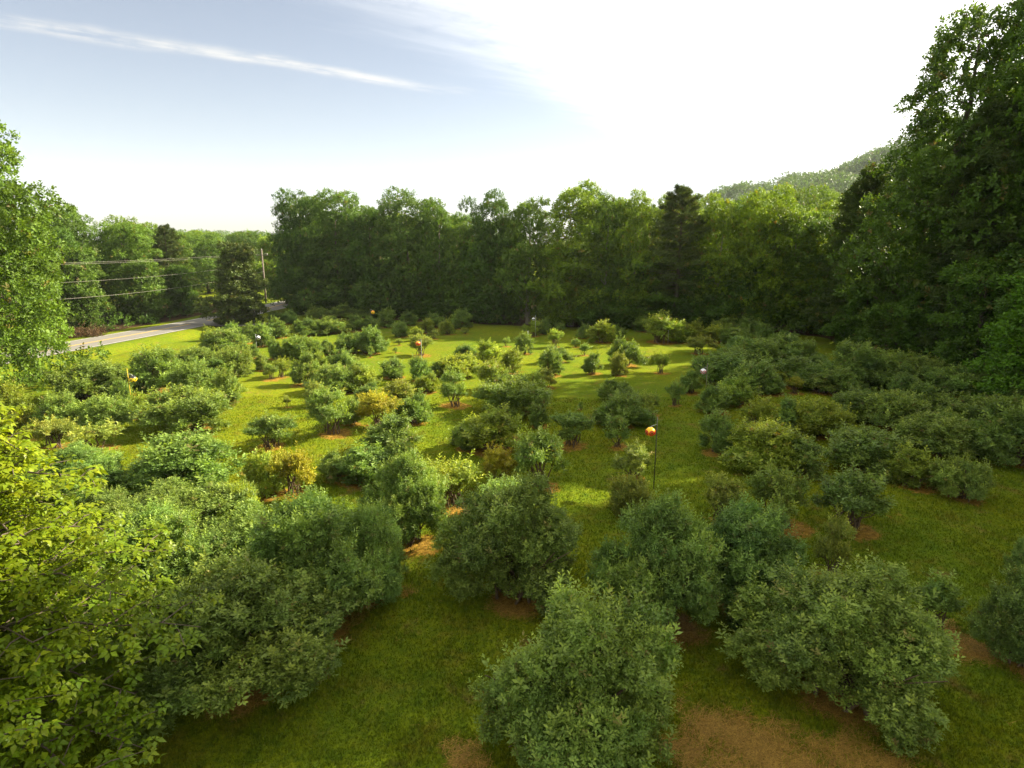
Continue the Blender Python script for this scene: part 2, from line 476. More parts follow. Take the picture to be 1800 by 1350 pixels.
# mulch under every bush, litter under the woods
rs = np.random.default_rng(4)
mulch = np.zeros(GX.shape)
for b in bushes:
    r = b['w'] * {'L': 0.22, 'M': 0.31, 'V': 0.32, 'S': 0.40}[b['form']] * rs.uniform(0.8, 1.15) + 0.12
    ex, ey = b['X'] + rs.normal(0, 0.12) * r + 0.10 * r, b['Y'] - 0.16 * r + rs.normal(0, 0.1) * r
    ia = slice(max(0, np.searchsorted(gx, ex - 2.2 * r) - 1), np.searchsorted(gx, ex + 2.2 * r) + 1)
    ja = slice(max(0, np.searchsorted(gy, ey - 2.2 * r) - 1), np.searchsorted(gy, ey + 2.2 * r) + 1)
    d = np.hypot((GX[ja, ia] - ex), (GY[ja, ia] - ey)) / r
    mulch[ja, ia] = np.maximum(mulch[ja, ia], 1.0 - sst(0.45, 1.35, d))
for (x, y, rx, ry) in ((1290, 1310, 140, 70), (1420, 1345, 220, 50), (822, 1335, 30, 45), (1690, 1135, 60, 30), (705, 1042, 26, 10), (1570, 905, 20, 8),
                       (1530, 883, 40, 12), (730, 970, 60, 14), (478, 668, 22, 5), (1140, 730, 26, 8), (960, 858, 30, 10), (40, 777, 40, 10), (812, 714, 22, 7)):
    X0, Y0 = at(x, y); X1, _ = at(x + rx, y); _, Y1 = at(x, y - ry)
    d = np.hypot((GX - X0) / (X1 - X0), (GY - Y0) / (Y1 - Y0))
    mulch = np.maximum(mulch, 0.74 * (1 - sst(0.45, 1.35, d)))
roff = road_offset(GX, GY).reshape(GX.shape)
EDGE = np.array([(-31, 90), (-24, 86), (-10, 79), (0, 76.5), (14, 74.5), (30, 72), (33.5, 66), (33, 55), (33, 44), (34, 30), (37, 10), (40, -40), (80, -40), (120, 10), (120, 120), (60, 140), (-10, 128), (-31, 112)])


def inside(x, y, P):
    c = np.zeros(np.shape(x), bool)
    j = len(P) - 1
    for i in range(len(P)):
        xi, yi, xj, yj = *P[i], *P[j]
        c ^= ((yi > y) != (yj > y)) & (x < (xj - xi) * (y - yi) / (yj - yi + 1e-12) + xi)
        j = i
    return c


wood = inside(GX, GY, EDGE).astype(float)
wood[(roff < -5.5) & (GY < 104) & (GX > -90) & (GY > 20)] = 1.0
for _ in range(3):
    wood[1:-1, 1:-1] = (wood[1:-1, 1:-1] * 2 + wood[2:, 1:-1] + wood[:-2, 1:-1] + wood[1:-1, 2:] + wood[1:-1, :-2]) / 6
mulch[(np.abs(roff) < 4.5)] = 0
idx = np.arange(nx * ny).reshape(ny, nx)
F = np.stack([idx[:-1, :-1], idx[:-1, 1:], idx[1:, 1:], idx[1:, :-1]], -1).reshape(-1, 4)
V = np.stack([GX, GY, GZ], -1).reshape(-1, 3)
tone = np.stack([mulch, wood, np.zeros_like(wood)], -1).reshape(-1, 3)
ground = link('ground', raw_mesh('ground', V, F, M['ground'], True, tone, 4))
tag(ground, 'mown yellow-green grass field with straw mulch round the bushes', kind='structure')


def sheet(name, o0, o1, dz, mat, parent=None, i0=0, i1=None):
    P, Nn = ROAD[i0:i1], road_nrm[i0:i1]
    a, b = P + Nn * o0, P + Nn * o1
    za = np.full(len(P), 0.16 + dz)
    V = np.concatenate([np.column_stack([a, za]), np.column_stack([b, za])]); k = len(P)
    F = [[i, i + k, i + k + 1, i + 1] for i in range(k - 1)]
    return link(name, raw_mesh(name, V, np.array(F)[:, ::-1], mat, True, None, 4), parent)


road = sheet('road', -ROAD_HALF, ROAD_HALF, 0.03, M['asphalt'])
tag(road, 'two lane grey asphalt road with white edge lines passing behind the cedar', kind='structure')
for a, b, mt in ((-2.55, -2.43, 'white_paint'), (2.43, 2.55, 'white_paint'), (-0.16, -0.06, 'yellow_paint'), (0.06, 0.16, 'yellow_paint')):
    sheet('road_marking', a, b, 0.036, M[mt], road)
# gravel turn-out beside the cedar
dX, dY = at(372, 573)
dv = [(dX - 3.6, dY + 0.5), (dX + 1.5, dY - 1.6), (dX + 6.0, dY - 1.2), (dX + 6.5, dY + 1.5), (dX + 1.0, dY + 2.6), (dX - 3.0, dY + 3.4)]
dr = link('driveway', raw_mesh('driveway', [(x, y, max(0.185, float(gz(x, y)) + 0.09)) for x, y in dv], [[0, 1, 2, 3, 4, 5]], M['asphalt'], False, None, 6))
tag(dr, 'short grey drive leaving the road beside the cedar', kind='structure')

# ------------------------------------------------------------------ plant building blocks
def sprig_tpl(m, L, leaf, wid, ang, rg, droop=0.0):
    """m leaves in a spiral along a twig of length L pointing up +Z: bases, directions, normals, lengths, widths, youth"""
    t = (np.arange(m) + 0.6) / m
    phi = np.arange(m) * 2.39996 + rg.uniform(0, 6)
    th = np.radians(ang * (1.15 - 0.65 * t)) + rg.normal(0, 0.15, m)
    d = np.stack([np.sin(th) * np.cos(phi), np.sin(th) * np.sin(phi), np.cos(th) - droop], 1); d = unit(d)
    base = np.stack([np.zeros(m), np.zeros(m), t * L], 1) + d * 0.01
    nrm = unit(np.stack([-np.cos(th) * np.cos(phi), -np.cos(th) * np.sin(phi), np.sin(th) + 0.3], 1) + rg.normal(0, 0.2, (m, 3)))
    return base, d, nrm, leaf * rg.uniform(0.75, 1.15, m) * (1.1 - 0.35 * t), wid, t


def place_sprigs(P, A, scale, tpls, rg, youth, lobe_tone):
    """copies of sprig templates at P along axes A -> leaf rhombs (V, F, tone)"""
    n = len(P); which = rg.integers(0, len(tpls), n); Vs, Ts = [], []
    ref = unit(rg.normal(size=(n, 3)))
    e1 = unit(np.cross(A, ref)); e2 = np.cross(A, e1)
    for k, (base, d, nrm, ln, wd, t) in enumerate(tpls):
        s = np.where(which == k)[0]
        if not len(s): continue
        B = np.stack([e1[s], e2[s], A[s]], 1)                       # rows are the axes
        sc = scale[s][:, None, None]
        pos = P[s][:, None, :] + np.einsum('mi,nij->nmj', base, B) * sc
        dd = np.einsum('mi,nij->nmj', d, B); nn = np.einsum('mi,nij->nmj', nrm, B)
        side = unit(np.cross(dd, nn)); nn = np.cross(side, dd)
        jl = rg.uniform(0.8, 1.2, (len(s), len(ln), 1)) * ln[None, :, None] * sc
        v0 = pos; v2 = pos + dd * jl - nn * jl * 0.10
        mid = pos + dd * jl * 0.5
        v1 = mid + side * jl * wd * 0.5 + nn * jl * 0.09
        v3 = mid - side * jl * wd * 0.5 + nn * jl * 0.09
        Vs.append(np.stack([v0, v1, v2, v3], 2).reshape(-1, 3))
        r = np.clip(rg.uniform(0, 1, (len(s), len(ln))) * 0.5 + lobe_tone[s][:, None] * 0.5, 0, 1)
        g = np.clip(youth[s][:, None] * (0.35 + 0.75 * t[None, :]), 0, 1)
        dead = np.where(rg.uniform(size=len(s)) < 0.03, rg.uniform(0.3, 1.0, len(s)), 0.0)[:, None] * np.ones_like(r)
        T = np.stack([r, g, dead], -1)
        Ts.append(np.repeat(T[:, :, None, :], 4, 2).reshape(-1, 3))
    V, T = np.concatenate(Vs), np.concatenate(Ts)
    i = np.arange(0, len(V), 4)
    F = np.concatenate([np.stack([i, i + 1, i + 2], 1), np.stack([i, i + 2, i + 3], 1)])
    return V, F, T


def lobe_points(Cn, Rd, n, rg, low=-0.45, depth=0.13, keep=0.72):
    """points spread over the outside of a heap of lobes; returns points, outward directions, lobe numbers"""
    P, D, L = [], [], []
    w = (Rd ** 2).mean(1); w = w / w.sum(); got = 0
    for _ in range(12):
        m = int(n * 1.6) + 50
        k = rg.choice(len(Cn), m, p=w)
        d = unit(rg.normal(size=(m, 3)))
        ok = d[:, 2] > low + rg.uniform(-0.35, 0.25, m); k, d = k[ok], d[ok]
        f = 1.0 - np.abs(rg.normal(0, depth, len(k)))
        p = Cn[k] + d * Rd[k] * f[:, None]
        q = np.min(np.where(np.arange(len(Cn))[None, :] == k[:, None], 9.0,
                            np.linalg.norm((p[:, None, :] - Cn[None]) / Rd[None], axis=2)), axis=1)
        ok = (q > keep) & (p[:, 2] > 0.05)
        P.append(p[ok]); D.append(d[ok]); L.append(k[ok]); got += ok.sum()
        if got >= n: break
    return np.concatenate(P)[:n], np.concatenate(D)[:n], np.concatenate(L)[:n]


def sublobes(Cn, Rd, k, f, rg, low=-0.3, flat=0.85):
    """every lobe breaks up into k smaller ones sitting on its outside"""
    A, B, I = [], [], []
    for i, (c, r) in enumerate(zip(Cn, Rd)):
        A.append(c); B.append(r * 0.86); I.append(i)
        d = unit(rg.normal(size=(k, 3))); d[:, 2] = np.where(d[:, 2] < low, -d[:, 2], d[:, 2])
        for q in d:
            if rg.uniform() < 0.18: continue
            A.append(c + q * r * rg.uniform(0.70, 1.18)); rr = r.mean() * f * rg.uniform(0.7, 1.3); B.append(np.array([rr, rr, rr * flat * rg.uniform(0.8, 1.15)])); I.append(i)
    return np.array(A), np.array(B), np.array(I)


def bush_mesh(name, w, h, form, nsprig, leaf, seed):
    """foliage and canes of one bush of width w and height h"""
    rg = np.random.default_rng(seed)
    r = w / 2; Cn, Rd = [], []
    nl = {'L': 19, 'M': 13, 'V': 12, 'S': 7}[form]
    lo = {'L': 0.20, 'M': 0.24, 'V': 0.36, 'S': 0.34}[form]
    for i in range(nl):
        a = i * 2.39996 + rg.normal(0, 0.35)
        q = math.sqrt((i + 0.5) / nl)
        rr = r * 0.72 * q * rg.uniform(0.60, 1.15)
        lr = r * rg.uniform(0.18, 0.40) * (1.15 - 0.30 * q)
        top = h * max(0.10, 1 - 0.90 * q ** 2) ** 0.36 * rg.uniform(0.74, 1.06)
        if form in 'VS':
            top = h * (1 - 0.34 * q ** 2) * rg.uniform(0.55, 1.08)
        z = max(h * lo * rg.uniform(0.9, 1.2), top - lr * 0.85)
        Cn.append((rr * math.cos(a), rr * math.sin(a), z)); Rd.append((lr, lr, lr * rg.uniform(0.75, 1.05)))
        if form in 'LM' and q > 0.55:                               # skirts that hang towards the ground
            f_ = rg.uniform(0.85, 1.22); b_ = a + rg.normal(0, 0.5); l2 = r * rg.uniform(0.16, 0.30)
            Cn.append((rr * f_ * math.cos(b_), rr * f_ * math.sin(b_), max(h * rg.uniform(0.12, 0.42), 0.22)))
            Rd.append((l2, l2, l2 * 0.9))
    Cn, Rd = np.array(Cn), np.array(Rd)
    Cs, Rs, Is = sublobes(Cn, Rd, 6 if form in 'LM' else 4, 0.40, rg)
    P, D, L = lobe_points(Cs, Rs, nsprig, rg, low=-0.5 if form in 'LM' else -0.25, depth=0.2 if form in 'LM' else 0.3)
    up = np.array([0, 0, 1.0])
    A = unit(D * 0.62 + up * 0.42 + rg.normal(0, 0.42, D.shape))
    tone_l = np.clip(rg.uniform(0.15, 0.85, len(Cn))[Is] + rg.normal(0, 0.18, len(Cs)), 0, 1)
    scale = rg.uniform(0.7, 1.25, len(P))
    shoot = (rg.uniform(size=len(P)) < 0.09) & (D[:, 2] > -0.1)
    scale[shoot] *= 1.3; A[shoot] = unit(A[shoot] + (0, 0, 0.9)); P[shoot] += A[shoot] * leaf * rg.uniform(0.8, 4.2, (shoot.sum(), 1))
    youth = np.clip(rg.uniform(0, 0.35, len(P)) + rg.uniform(-0.12, 0.38, len(Cn))[Is][L] + 0.30 * np.clip(D[:, 2], 0, 1) * rg.uniform(0, 1, len(P)) + shoot * 0.3, 0, 1)
    tpls = [sprig_tpl(11, leaf * 2.7, leaf, 0.46, 62, rg) for _ in range(4)] + [sprig_tpl(8, leaf * 1.9, leaf, 0.5, 66, rg) for _ in range(2)]
    V, F, T = place_sprigs(P - A * leaf * 1.2 * scale[:, None], A, scale, tpls, rg, youth, tone_l[L])
    keep = V[:, 2] > 0.02
    V[~keep, 2] = 0.02
    fol = raw_mesh('foliage_' + name, V, F, M['blue'], False, T)
    g = Geo()
    ns = {'L': 16, 'M': 12, 'V': 14, 'S': 7}[form]
    for i in range(ns):
        e = Cn[rg.integers(0, min(nl, len(Cn)))] + rg.normal(0, 0.06 * r, 3)
        s = np.array([rg.normal(0, 0.07 * w), rg.normal(0, 0.07 * w), -0.06])
        t = np.linspace(0, 1, 5)[:, None]
        pts = s + (e - s) * t; pts[:, :2] = s[:2] + (e[:2] - s[:2]) * (t ** 1.5); pts[1:4] += rg.normal(0, 0.035 * r, (3, 3))
        r0 = 0.012 + 0.010 * w * rg.uniform(0.6, 1.1)
        g.tube(pts, np.linspace(r0, r0 * 0.35, 5), 5, False)
        for _ in range(2):
            a = pts[rg.integers(2, 4)]; b = a + (e - s) * 0.25 + rg.normal(0, 0.16 * r, 3)
            g.tube([a, (a + b) / 2 + rg.normal(0, 0.03, 3), b], [r0 * 0.5, r0 * 0.35, r0 * 0.2], 4, False)
    return fol, g.mesh('canes_' + name, M['stem'])


PROTO = {
    'hero': [(bush_mesh('hero%d' % i, 3.7, 2.9, 'L', 8800, 0.078, 11 + i), 3.7, 2.9) for i in range(3)],
    'L': [(bush_mesh('large%d' % i, 3.0, 2.2, 'L', 2500, 0.115, 31 + i), 3.0, 2.2) for i in range(4)],
    'M': [(bush_mesh('medium%d' % i, 2.2, 1.8, 'M', 1250, 0.11, 51 + i), 2.2, 1.8) for i in range(4)],
    'V': [(bush_mesh('vase%d' % i, 2.4, 2.3, 'V', 900, 0.105, 71 + i), 2.4, 2.3) for i in range(4)],
    'S': [(bush_mesh('young%d' % i, 1.2, 1.2, 'S', 260, 0.095, 91 + i), 1.2, 1.2) for i in range(3)],
}

# ------------------------------------------------------------------ trees
def trunk_geo(g, h, r0, rg, lean=0.03):
    t = np.linspace(0, 1, 7)
    pts = np.column_stack([np.cumsum(rg.normal(0, lean * h * 0.25, 7)), np.cumsum(rg.normal(0, lean * h * 0.25, 7)), t * h])
    pts[0, :2] = 0; pts[0, 2] = -0.15
    rad = r0 * (1 - 0.82 * t); rad[0] *= 1.35
    g.tube(pts, rad, 8)
    return pts


def tree_broad(name, h, w, base, nl, nsp, leaf, seed, bark='bark', lobe=0.20, mat='tree', pointed=0.0, ylo=0.0, low=-0.35, per=7):
    """broadleaf tree: trunk with limbs, crown of leafy lobes. base: height of the crown's underside / h"""
    rg = np.random.default_rng(seed); r = w / 2; Cn, Rd = [], []
    mod = rg.uniform(0.66, 1.2, 9)
    for i in range(nl):
        u = (i + rg.uniform(0.2, 0.8)) / nl                          # 0 bottom .. 1 top
        z = h * (base + (0.94 - base) * u)
        prof = math.sin(math.pi * min(1, 0.16 + 0.80 * u) ** (0.75 + pointed)) ** 0.75 if pointed == 0 else (1 - u) ** (0.55 + 0.2 * pointed) * min(1, 3.5 * u + 0.45)
        a = i * 2.39996 + rg.normal(0, 0.4)
        m = mod[int((a % TAU) / TAU * 8.99)]
        lr = r * lobe * 1.5 * rg.uniform(0.6, 1.45)
        rr = max(0.0, r * prof * m * rg.uniform(0.66, 1.08) - lr * 0.7)
        Cn.append((rr * math.cos(a), rr * math.sin(a), z)); Rd.append((lr, lr, lr * rg.uniform(0.55, 0.8)))
    for i in range(nl // 4):                                          # inner fill and the very top
        u = rg.uniform(0.15, 1.0); z = h * (base + (0.95 - base) * u); lr = r * lobe * 1.6
        Cn.append((rg.normal(0, 0.16 * r * (1.2 - u)), rg.normal(0, 0.16 * r * (1.2 - u)), z)); Rd.append((lr, lr, lr * 0.75))
    Cn, Rd = np.array(Cn), np.array(Rd)
    Cs, Rs, Is = sublobes(Cn, Rd, 5, 0.42, rg, -0.2, 0.75)
    P, D, L = lobe_points(Cs, Rs, nsp, rg, low=low, depth=0.2, keep=0.7)
    A = unit(D * 0.8 + np.array([0, 0, 0.25]) + rg.normal(0, 0.5, D.shape))
    tone_l = np.clip(rg.uniform(0.1, 0.9, len(Cn))[Is] + rg.normal(0, 0.15, len(Cs)), 0, 1)
    youth = np.clip(ylo + rg.uniform(0, 0.4, len(P)) + 0.3 * np.clip(D[:, 2], 0, 1), 0, 1)
    tpls = [sprig_tpl(per, leaf * 1.7, leaf, 0.62, 72, rg) for _ in range(5)]
    V, F, T = place_sprigs(P - A * leaf * 0.8, A, rg.uniform(0.7, 1.3, len(P)), tpls, rg, youth, tone_l[L])
    crown = raw_mesh('crown_' + name, V, F, M[mat], False, T)
    g = Geo()
    r0 = 0.016 * h + 0.06
    tp = trunk_geo(g, h * 0.9, r0, rg)
    for i in rg.permutation(len(Cn))[:max(16, len(Cn) // 2)]:
        e = Cn[i] * np.array([0.97, 0.97, 1.0])
        zs = max(h * base * 0.55, e[2] - 0.9 * np.hypot(e[0], e[1]) - 0.4)
        s = np.array([np.interp(zs, tp[:, 2], tp[:, k]) for k in (0, 1)] + [zs])
        t = np.linspace(0, 1, 5)[:, None]
        pts = s + (e - s) * t; pts[1:4] += rg.normal(0, 0.035 * r, (3, 3)); pts[:, 2] -= 0.10 * np.linalg.norm(e - s) * (t[:, 0] * (1 - t[:, 0]))
        rb = r0 * 0.42 * (1 - 0.75 * zs / h)
        g.tube(pts, np.linspace(rb, rb * 0.2, 5), 5, False)
    return crown, g.mesh('trunk_' + name, M[bark])


def tree_pine(name, h, w, base, seed, nb=95, flat=0.5):
    """pine: bare lower trunk, level boughs with needle tufts"""
    rg = np.random.default_rng(seed); r = w / 2; g = Geo()
    tp = trunk_geo(g, h * 0.97, 0.013 * h + 0.06, rg, 0.015)
    P, A, tn = [], [], []
    for i in range(nb):
        u = i / nb; z = h * (base + (0.97 - base) * u)
        a = i * 2.39996 + rg.normal(0, 0.3)
        ln = r * ((1 - u) ** 0.62 + 0.10) * rg.uniform(0.62, 1.08) * min(1, 0.55 + 2.2 * u)
        s = np.array([np.interp(z, tp[:, 2], tp[:, 0]), np.interp(z, tp[:, 2], tp[:, 1]), z])
        d = np.array([math.cos(a), math.sin(a), 0.10 + 0.45 * u - 0.12 * (1 - u)])
        t = np.linspace(0, 1, 6)[:, None]
        pts = s + d * ln * t; pts[:, 2] += -0.16 * ln * (t[:, 0] ** 1.5) * (1 - u) + rg.normal(0, 0.05, 6)
        g.tube(pts, np.linspace(0.05, 0.012, 6), 4, False)
        nt = int(14 + 46 * ln / r)
        tt = rg.uniform(0.22, 1.0, nt) ** 0.8
        q = np.column_stack([np.interp(tt, t[:, 0], pts[:, k]) for k in range(3)])
        sd_ = np.array([-math.sin(a), math.cos(a), 0])
        q += sd_ * (rg.normal(0, 0.17, nt) * ln * (1.1 - 0.5 * tt))[:, None]; q[:, 2] += rg.uniform(-0.1, 0.22, nt)
        P.append(q); A.append(unit(d * 0.7 + np.array([0, 0, 0.55]) + rg.normal(0, 0.45, (nt, 3)))); tn.append(np.full(nt, rg.uniform(0.1, 0.95)))
    P, A, tn = np.concatenate(P), np.concatenate(A), np.concatenate(tn)
    tpls = [sprig_tpl(9, 0.28, 0.34, 0.17, 58, rg) for _ in range(4)]
    V, F, T = place_sprigs(P, A, rg.uniform(0.8, 1.3, len(P)), tpls, rg, rg.uniform(0, 0.6, len(P)), tn)
    return raw_mesh('crown_' + name, V, F, M['pine'], False, T), g.mesh('trunk_' + name, M['bark'])


TREE = {
    'oak': [(tree_broad('oak%d' % i, 17, 12.5, 0.05, 27, 7600, 0.27, 201 + i, lobe=0.33), 19.2, 13.2) for i in range(3)],
    'tulip': [(tree_broad('tulip%d' % i, 17, 10.0, 0.07, 26, 5600, 0.27, 221 + i, 'pale_bark', 0.32, ylo=0.25), 18.6, 10.4) for i in range(2)],
    'small': [(tree_broad('small%d' % i, 9, 6.5, 0.03, 24, 3200, 0.23, 241 + i, 'bark', 0.28, ylo=0.1), 9, 6.5) for i in range(2)],
    'cone': [(tree_broad('cone%d' % i, 16, 8.0, 0.08, 60, 4200, 0.27, 261 + i, 'bark', 0.20, pointed=0.5), 16, 8.0) for i in range(1)],
    'pine': [(tree_pine('pine%d' % i, 17, 8.5, 0.26, 281 + i), 17, 8.5) for i in range(2)],
    'lowpine': [(tree_pine('lowpine0', 15, 8.0, 0.06, 291, 120), 15, 8.0)],
    'cedar': [(tree_broad('cedar0', 9.0, 6.6, 0.06, 60, 4800, 0.19, 301, 'bark', 0.20, 'cedar', pointed=0.35, per=8), 9.0, 6.6)],
    'giant': [(tree_broad('giant%d' % i, 27, 15, 0.04, 64, 8600, 0.30, 311 + i, 'bark', 0.20, per=8), 27, 15) for i in range(1)],
    'maple': [(tree_broad('maple0', 17.5, 14, 0.04, 55, 11500, 0.22, 321, 'bark', 0.21, per=8, ylo=0.22), 17.5, 14)],
}
tree_n = [0]


def plant(name, X, Y, w, h, proto, k, label, cat, group=None, tint=(1, 1, 1), parts=('crown', 'trunk'), rot=None, z=None):
    (fol, stem), w0, h0 = proto[k % len(proto)]
    if 'crown' in parts: w0, h0 = h0, w0                              # tree prototypes are listed height first
    tree_n[0] += 1
    e = bpy.data.objects.new(name, None); C.objects.link(e)
    e.empty_display_size = 0.3
    e.location = (X, Y, float(gz(X, Y)) if z is None else z)
    e.rotation_euler = (0, 0, (tree_n[0] * 2.39996) % TAU if rot is None else rot)
    a = link(parts[0], fol, e); b = link(parts[1], stem, e)
    for o in (a, b):
        o.scale = (w / w0, w / w0, h / h0)
    a.color = (*tint, 1)
    tag(e, label, cat, group)
    return e


# the wood across the far side of the field: x, foot y, top y, width in photo pixels, kind, tint, label
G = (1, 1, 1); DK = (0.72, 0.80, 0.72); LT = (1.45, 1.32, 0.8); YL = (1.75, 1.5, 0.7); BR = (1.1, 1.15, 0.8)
WOOD = [
    (538, 553, 343, 105, 'oak', DK, 'big round dark oak at the road end of the wood'),
    (600, 555, 337, 125, 'oak', G, 'broad oak with bright top, second in the wood from the road'),
    (655, 558, 351, 100, 'oak', DK, 'dark oak between the two broadest crowns of the wood'),
    (718, 561, 344, 130, 'oak', G, 'tall round oak behind the orange balloon by the dark bushes'),
    (775, 565, 358, 80, 'tulip', DK, 'narrow dark tree just before the dip in the tree line'),
    (812, 567, 380, 70, 'tulip', G, 'low-topped tree standing in the dip of the tree line'),
    (862, 570, 345, 95, 'oak', DK, 'loose round-topped oak just past the dip in the tree line'),
    (928, 573, 333, 95, 'tulip', G, 'tall tree with ragged top before the palest tree of the wood'),
    (1003, 577, 321, 125, 'tulip', LT, 'pale green tulip tree with light trunk, highest of the middle wood'),
    (1062, 579, 330, 75, 'tulip', G, 'thin tall tree beside the pale green tulip tree'),
    (1108, 580, 338, 80, 'tulip', LT, 'light green tree next to the dark pine of the wood'),
    (1185, 583, 327, 120, 'pine', (1.35, 1.35, 1.0), 'dark tall pine with brown trunk behind the white balloon'),
    (1255, 585, 343, 100, 'tulip', LT, 'light green tree just past the dark pine'),
    (1325, 587, 333, 120, 'oak', YL, 'yellow-green sunlit oak under the wooded hill'),
    (1385, 589, 362, 100, 'tulip', G, 'green tree in the wood next to the yellow-green oak'),
    (1440, 591, 380, 105, 'oak', G, 'rounded green tree at the shaded corner of the wood'),
    (800, 566, 455, 70, 'small', G, 'small understorey tree under the dip in the tree line'),
    (885, 571, 418, 90, 'small', G, 'mid-height rounded tree in front of the ragged tall tree'),
    (838, 568, 425, 70, 'small', BR, 'small brownish tree in front of the loose round-topped oak'),
    (990, 577, 440, 105, 'small', LT, 'low light green tree in front of the pale tulip tree'),
    (1125, 581, 450, 95, 'small', G, 'low leafy tree beside the foot of the dark pine'),
    (1340, 588, 400, 80, 'small', G, 'mid-height tree in front of the yellow-green oak'),
    (1418, 590, 405, 80, 'tulip', YL, 'yellowish slim tree at the shaded corner of the wood'),
    (1222, 585, 470, 80, 'small', DK, 'low dark tree leaning from the foot of the dark pine'),
    (560, 555, 440, 90, 'small', DK, 'low dark tree in front of the two road-end oaks'),
    (690, 560, 450, 90, 'small', DK, 'low dark tree under the tall round oak'),
    (1290, 587, 455, 90, 'small', DK, 'low dark tree between pine and yellow-green oak'),
    (1472, 593, 420, 80, 'cone', (1.0, 1.05, 0.85), 'dark narrow tree at the inner corner where the two woods meet'),
]
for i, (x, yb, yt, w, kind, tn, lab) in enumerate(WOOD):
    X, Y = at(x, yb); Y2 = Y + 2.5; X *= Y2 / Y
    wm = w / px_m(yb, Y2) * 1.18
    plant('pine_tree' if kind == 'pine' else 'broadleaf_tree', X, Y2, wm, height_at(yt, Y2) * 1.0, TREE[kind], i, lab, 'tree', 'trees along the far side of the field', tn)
rt = np.random.default_rng(77)
for i, (x, yb, hh, lab) in enumerate(((535, 556, 4.5, 'low leafy sapling under the road-end oak'), (610, 559, 5, 'low leafy sapling under the broad oak'), (655, 561, 4, 'sapling under the dark oak of the wood'),
        (735, 565, 5, 'sapling under the tall round oak'), (770, 567, 4.2, 'low sapling just before the dip in the tree line'), (850, 572, 5, 'sapling under the loose round-topped oak'),
        (1045, 581, 5, 'sapling under the thin tall tree'), (1090, 582, 4.2, 'low sapling between thin tall tree and pine'), (1165, 584, 4, 'low sapling at the foot of the dark pine'),
        (1255, 587, 5, 'sapling under the light tree past the pine'), (1320, 589, 4.5, 'sapling under the yellow-green oak'), (1370, 590, 5, 'sapling beside the yellow-green oak'), (1450, 594, 5, 'sapling in the shaded corner of the wood'))):
    X, Y = at(x, yb); X *= (Y + 3) / Y; Y += 3
    plant('sapling', X, Y, 5.5 + (i % 3) * 0.8, hh, TREE['small'], i, lab, 'tree', 'saplings along the far wood', (0.8, 0.88, 0.75))
HAND = ['road-end dark oak', 'bright-topped broad oak', 'dark oak between broad crowns', 'tall round oak', 'narrow dark tree', 'low-topped tree in the dip', 'loose round-topped oak', 'ragged tall tree',
        'pale tulip tree', 'thin tall tree', 'light tree before the pine', 'dark tall pine', 'light tree past the pine', 'yellow-green oak', 'green tree by the yellow-green oak', 'rounded corner tree']
seen_row = {}
for i in range(26):                                                    # rows behind, only their tops show
    x = 545 + i * 41 + rt.uniform(-14, 14)
    X, Y = at(x, 553 + (x - 500) * 0.042); d = rt.uniform(9, 22); X *= (Y + d) / Y; Y += d
    top = np.interp(x, [490, 600, 700, 800, 860, 1000, 1180, 1320, 1420, 1560], [352, 350, 352, 385, 358, 330, 345, 345, 338, 325]) + rt.uniform(-3, 22)
    if 900 < x < 1010: continue
    j = min(range(16), key=lambda q: abs(WOOD[q][0] - x)); c_ = seen_row.get(j, 0); seen_row[j] = c_ + 1
    word, tn = [('pale', (1.45, 1.28, 0.8)), ('dark', (0.85, 0.92, 0.8)), ('mid green', (1.05, 1.05, 0.8)), ('yellowish', (1.6, 1.35, 0.75))][(c_ + j) % 4]
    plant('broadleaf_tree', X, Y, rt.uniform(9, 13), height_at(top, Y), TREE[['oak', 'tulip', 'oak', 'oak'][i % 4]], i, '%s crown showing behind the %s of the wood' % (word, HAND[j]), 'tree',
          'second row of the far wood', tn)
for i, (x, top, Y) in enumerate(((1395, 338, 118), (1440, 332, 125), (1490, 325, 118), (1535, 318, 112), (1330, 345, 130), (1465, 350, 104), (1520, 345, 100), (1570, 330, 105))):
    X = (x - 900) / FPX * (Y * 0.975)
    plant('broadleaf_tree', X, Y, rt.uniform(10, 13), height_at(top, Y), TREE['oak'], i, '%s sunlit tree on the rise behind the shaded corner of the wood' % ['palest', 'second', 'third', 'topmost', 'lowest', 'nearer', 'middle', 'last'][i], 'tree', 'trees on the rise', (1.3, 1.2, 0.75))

# the tall wood on the shaded side: X, Y, width, height, kind, tint, label
TALL = [
    (34.5, 62.5, 9.5, 17, 'lowpine', (1.25, 1.35, 0.9), 'drooping evergreen at the inner corner of the tall shaded wood'),
    (36.3, 54.5, 15.0, 28.0, 'giant', (0.95, 0.95, 0.9), 'huge dark oak with an arm of crown held over the hill'),
    (36.0, 48.5, 10.0, 20, 'lowpine', (1.1, 1.2, 0.85), 'tall dark evergreen in front of the huge oak'),
    (39.5, 45.5, 13.0, 31, 'giant', (0.95, 1.0, 0.7), 'tallest tree of the shaded wood, running off the top of the picture'),
    (31.8, 36.8, 8.0, 8.6, 'small', (1.0, 1.25, 0.7), 'low bright green maple leaning out of the shaded wood over bushes'),
    (42.5, 66.0, 11.0, 21, 'oak', (0.8, 0.85, 0.75), 'dark tree behind the drooping evergreen'),
    (41.5, 46.5, 16.0, 34, 'giant', (1.05, 1.1, 0.85), 'vast dark crown filling the top corner of the picture'),
    (39.5, 50.5, 15.0, 30, 'giant', (1.0, 1.02, 0.85), 'dense dark crown between the huge oak and the tallest tree'),
    (45.0, 58.0, 11.0, 25, 'cone', (0.75, 0.8, 0.7), 'dark crown showing behind the huge oak'),
    (35.5, 41.0, 9.0, 15, 'cone', (0.75, 0.85, 0.7), 'dark mid-height tree behind the low bright green maple'),
]
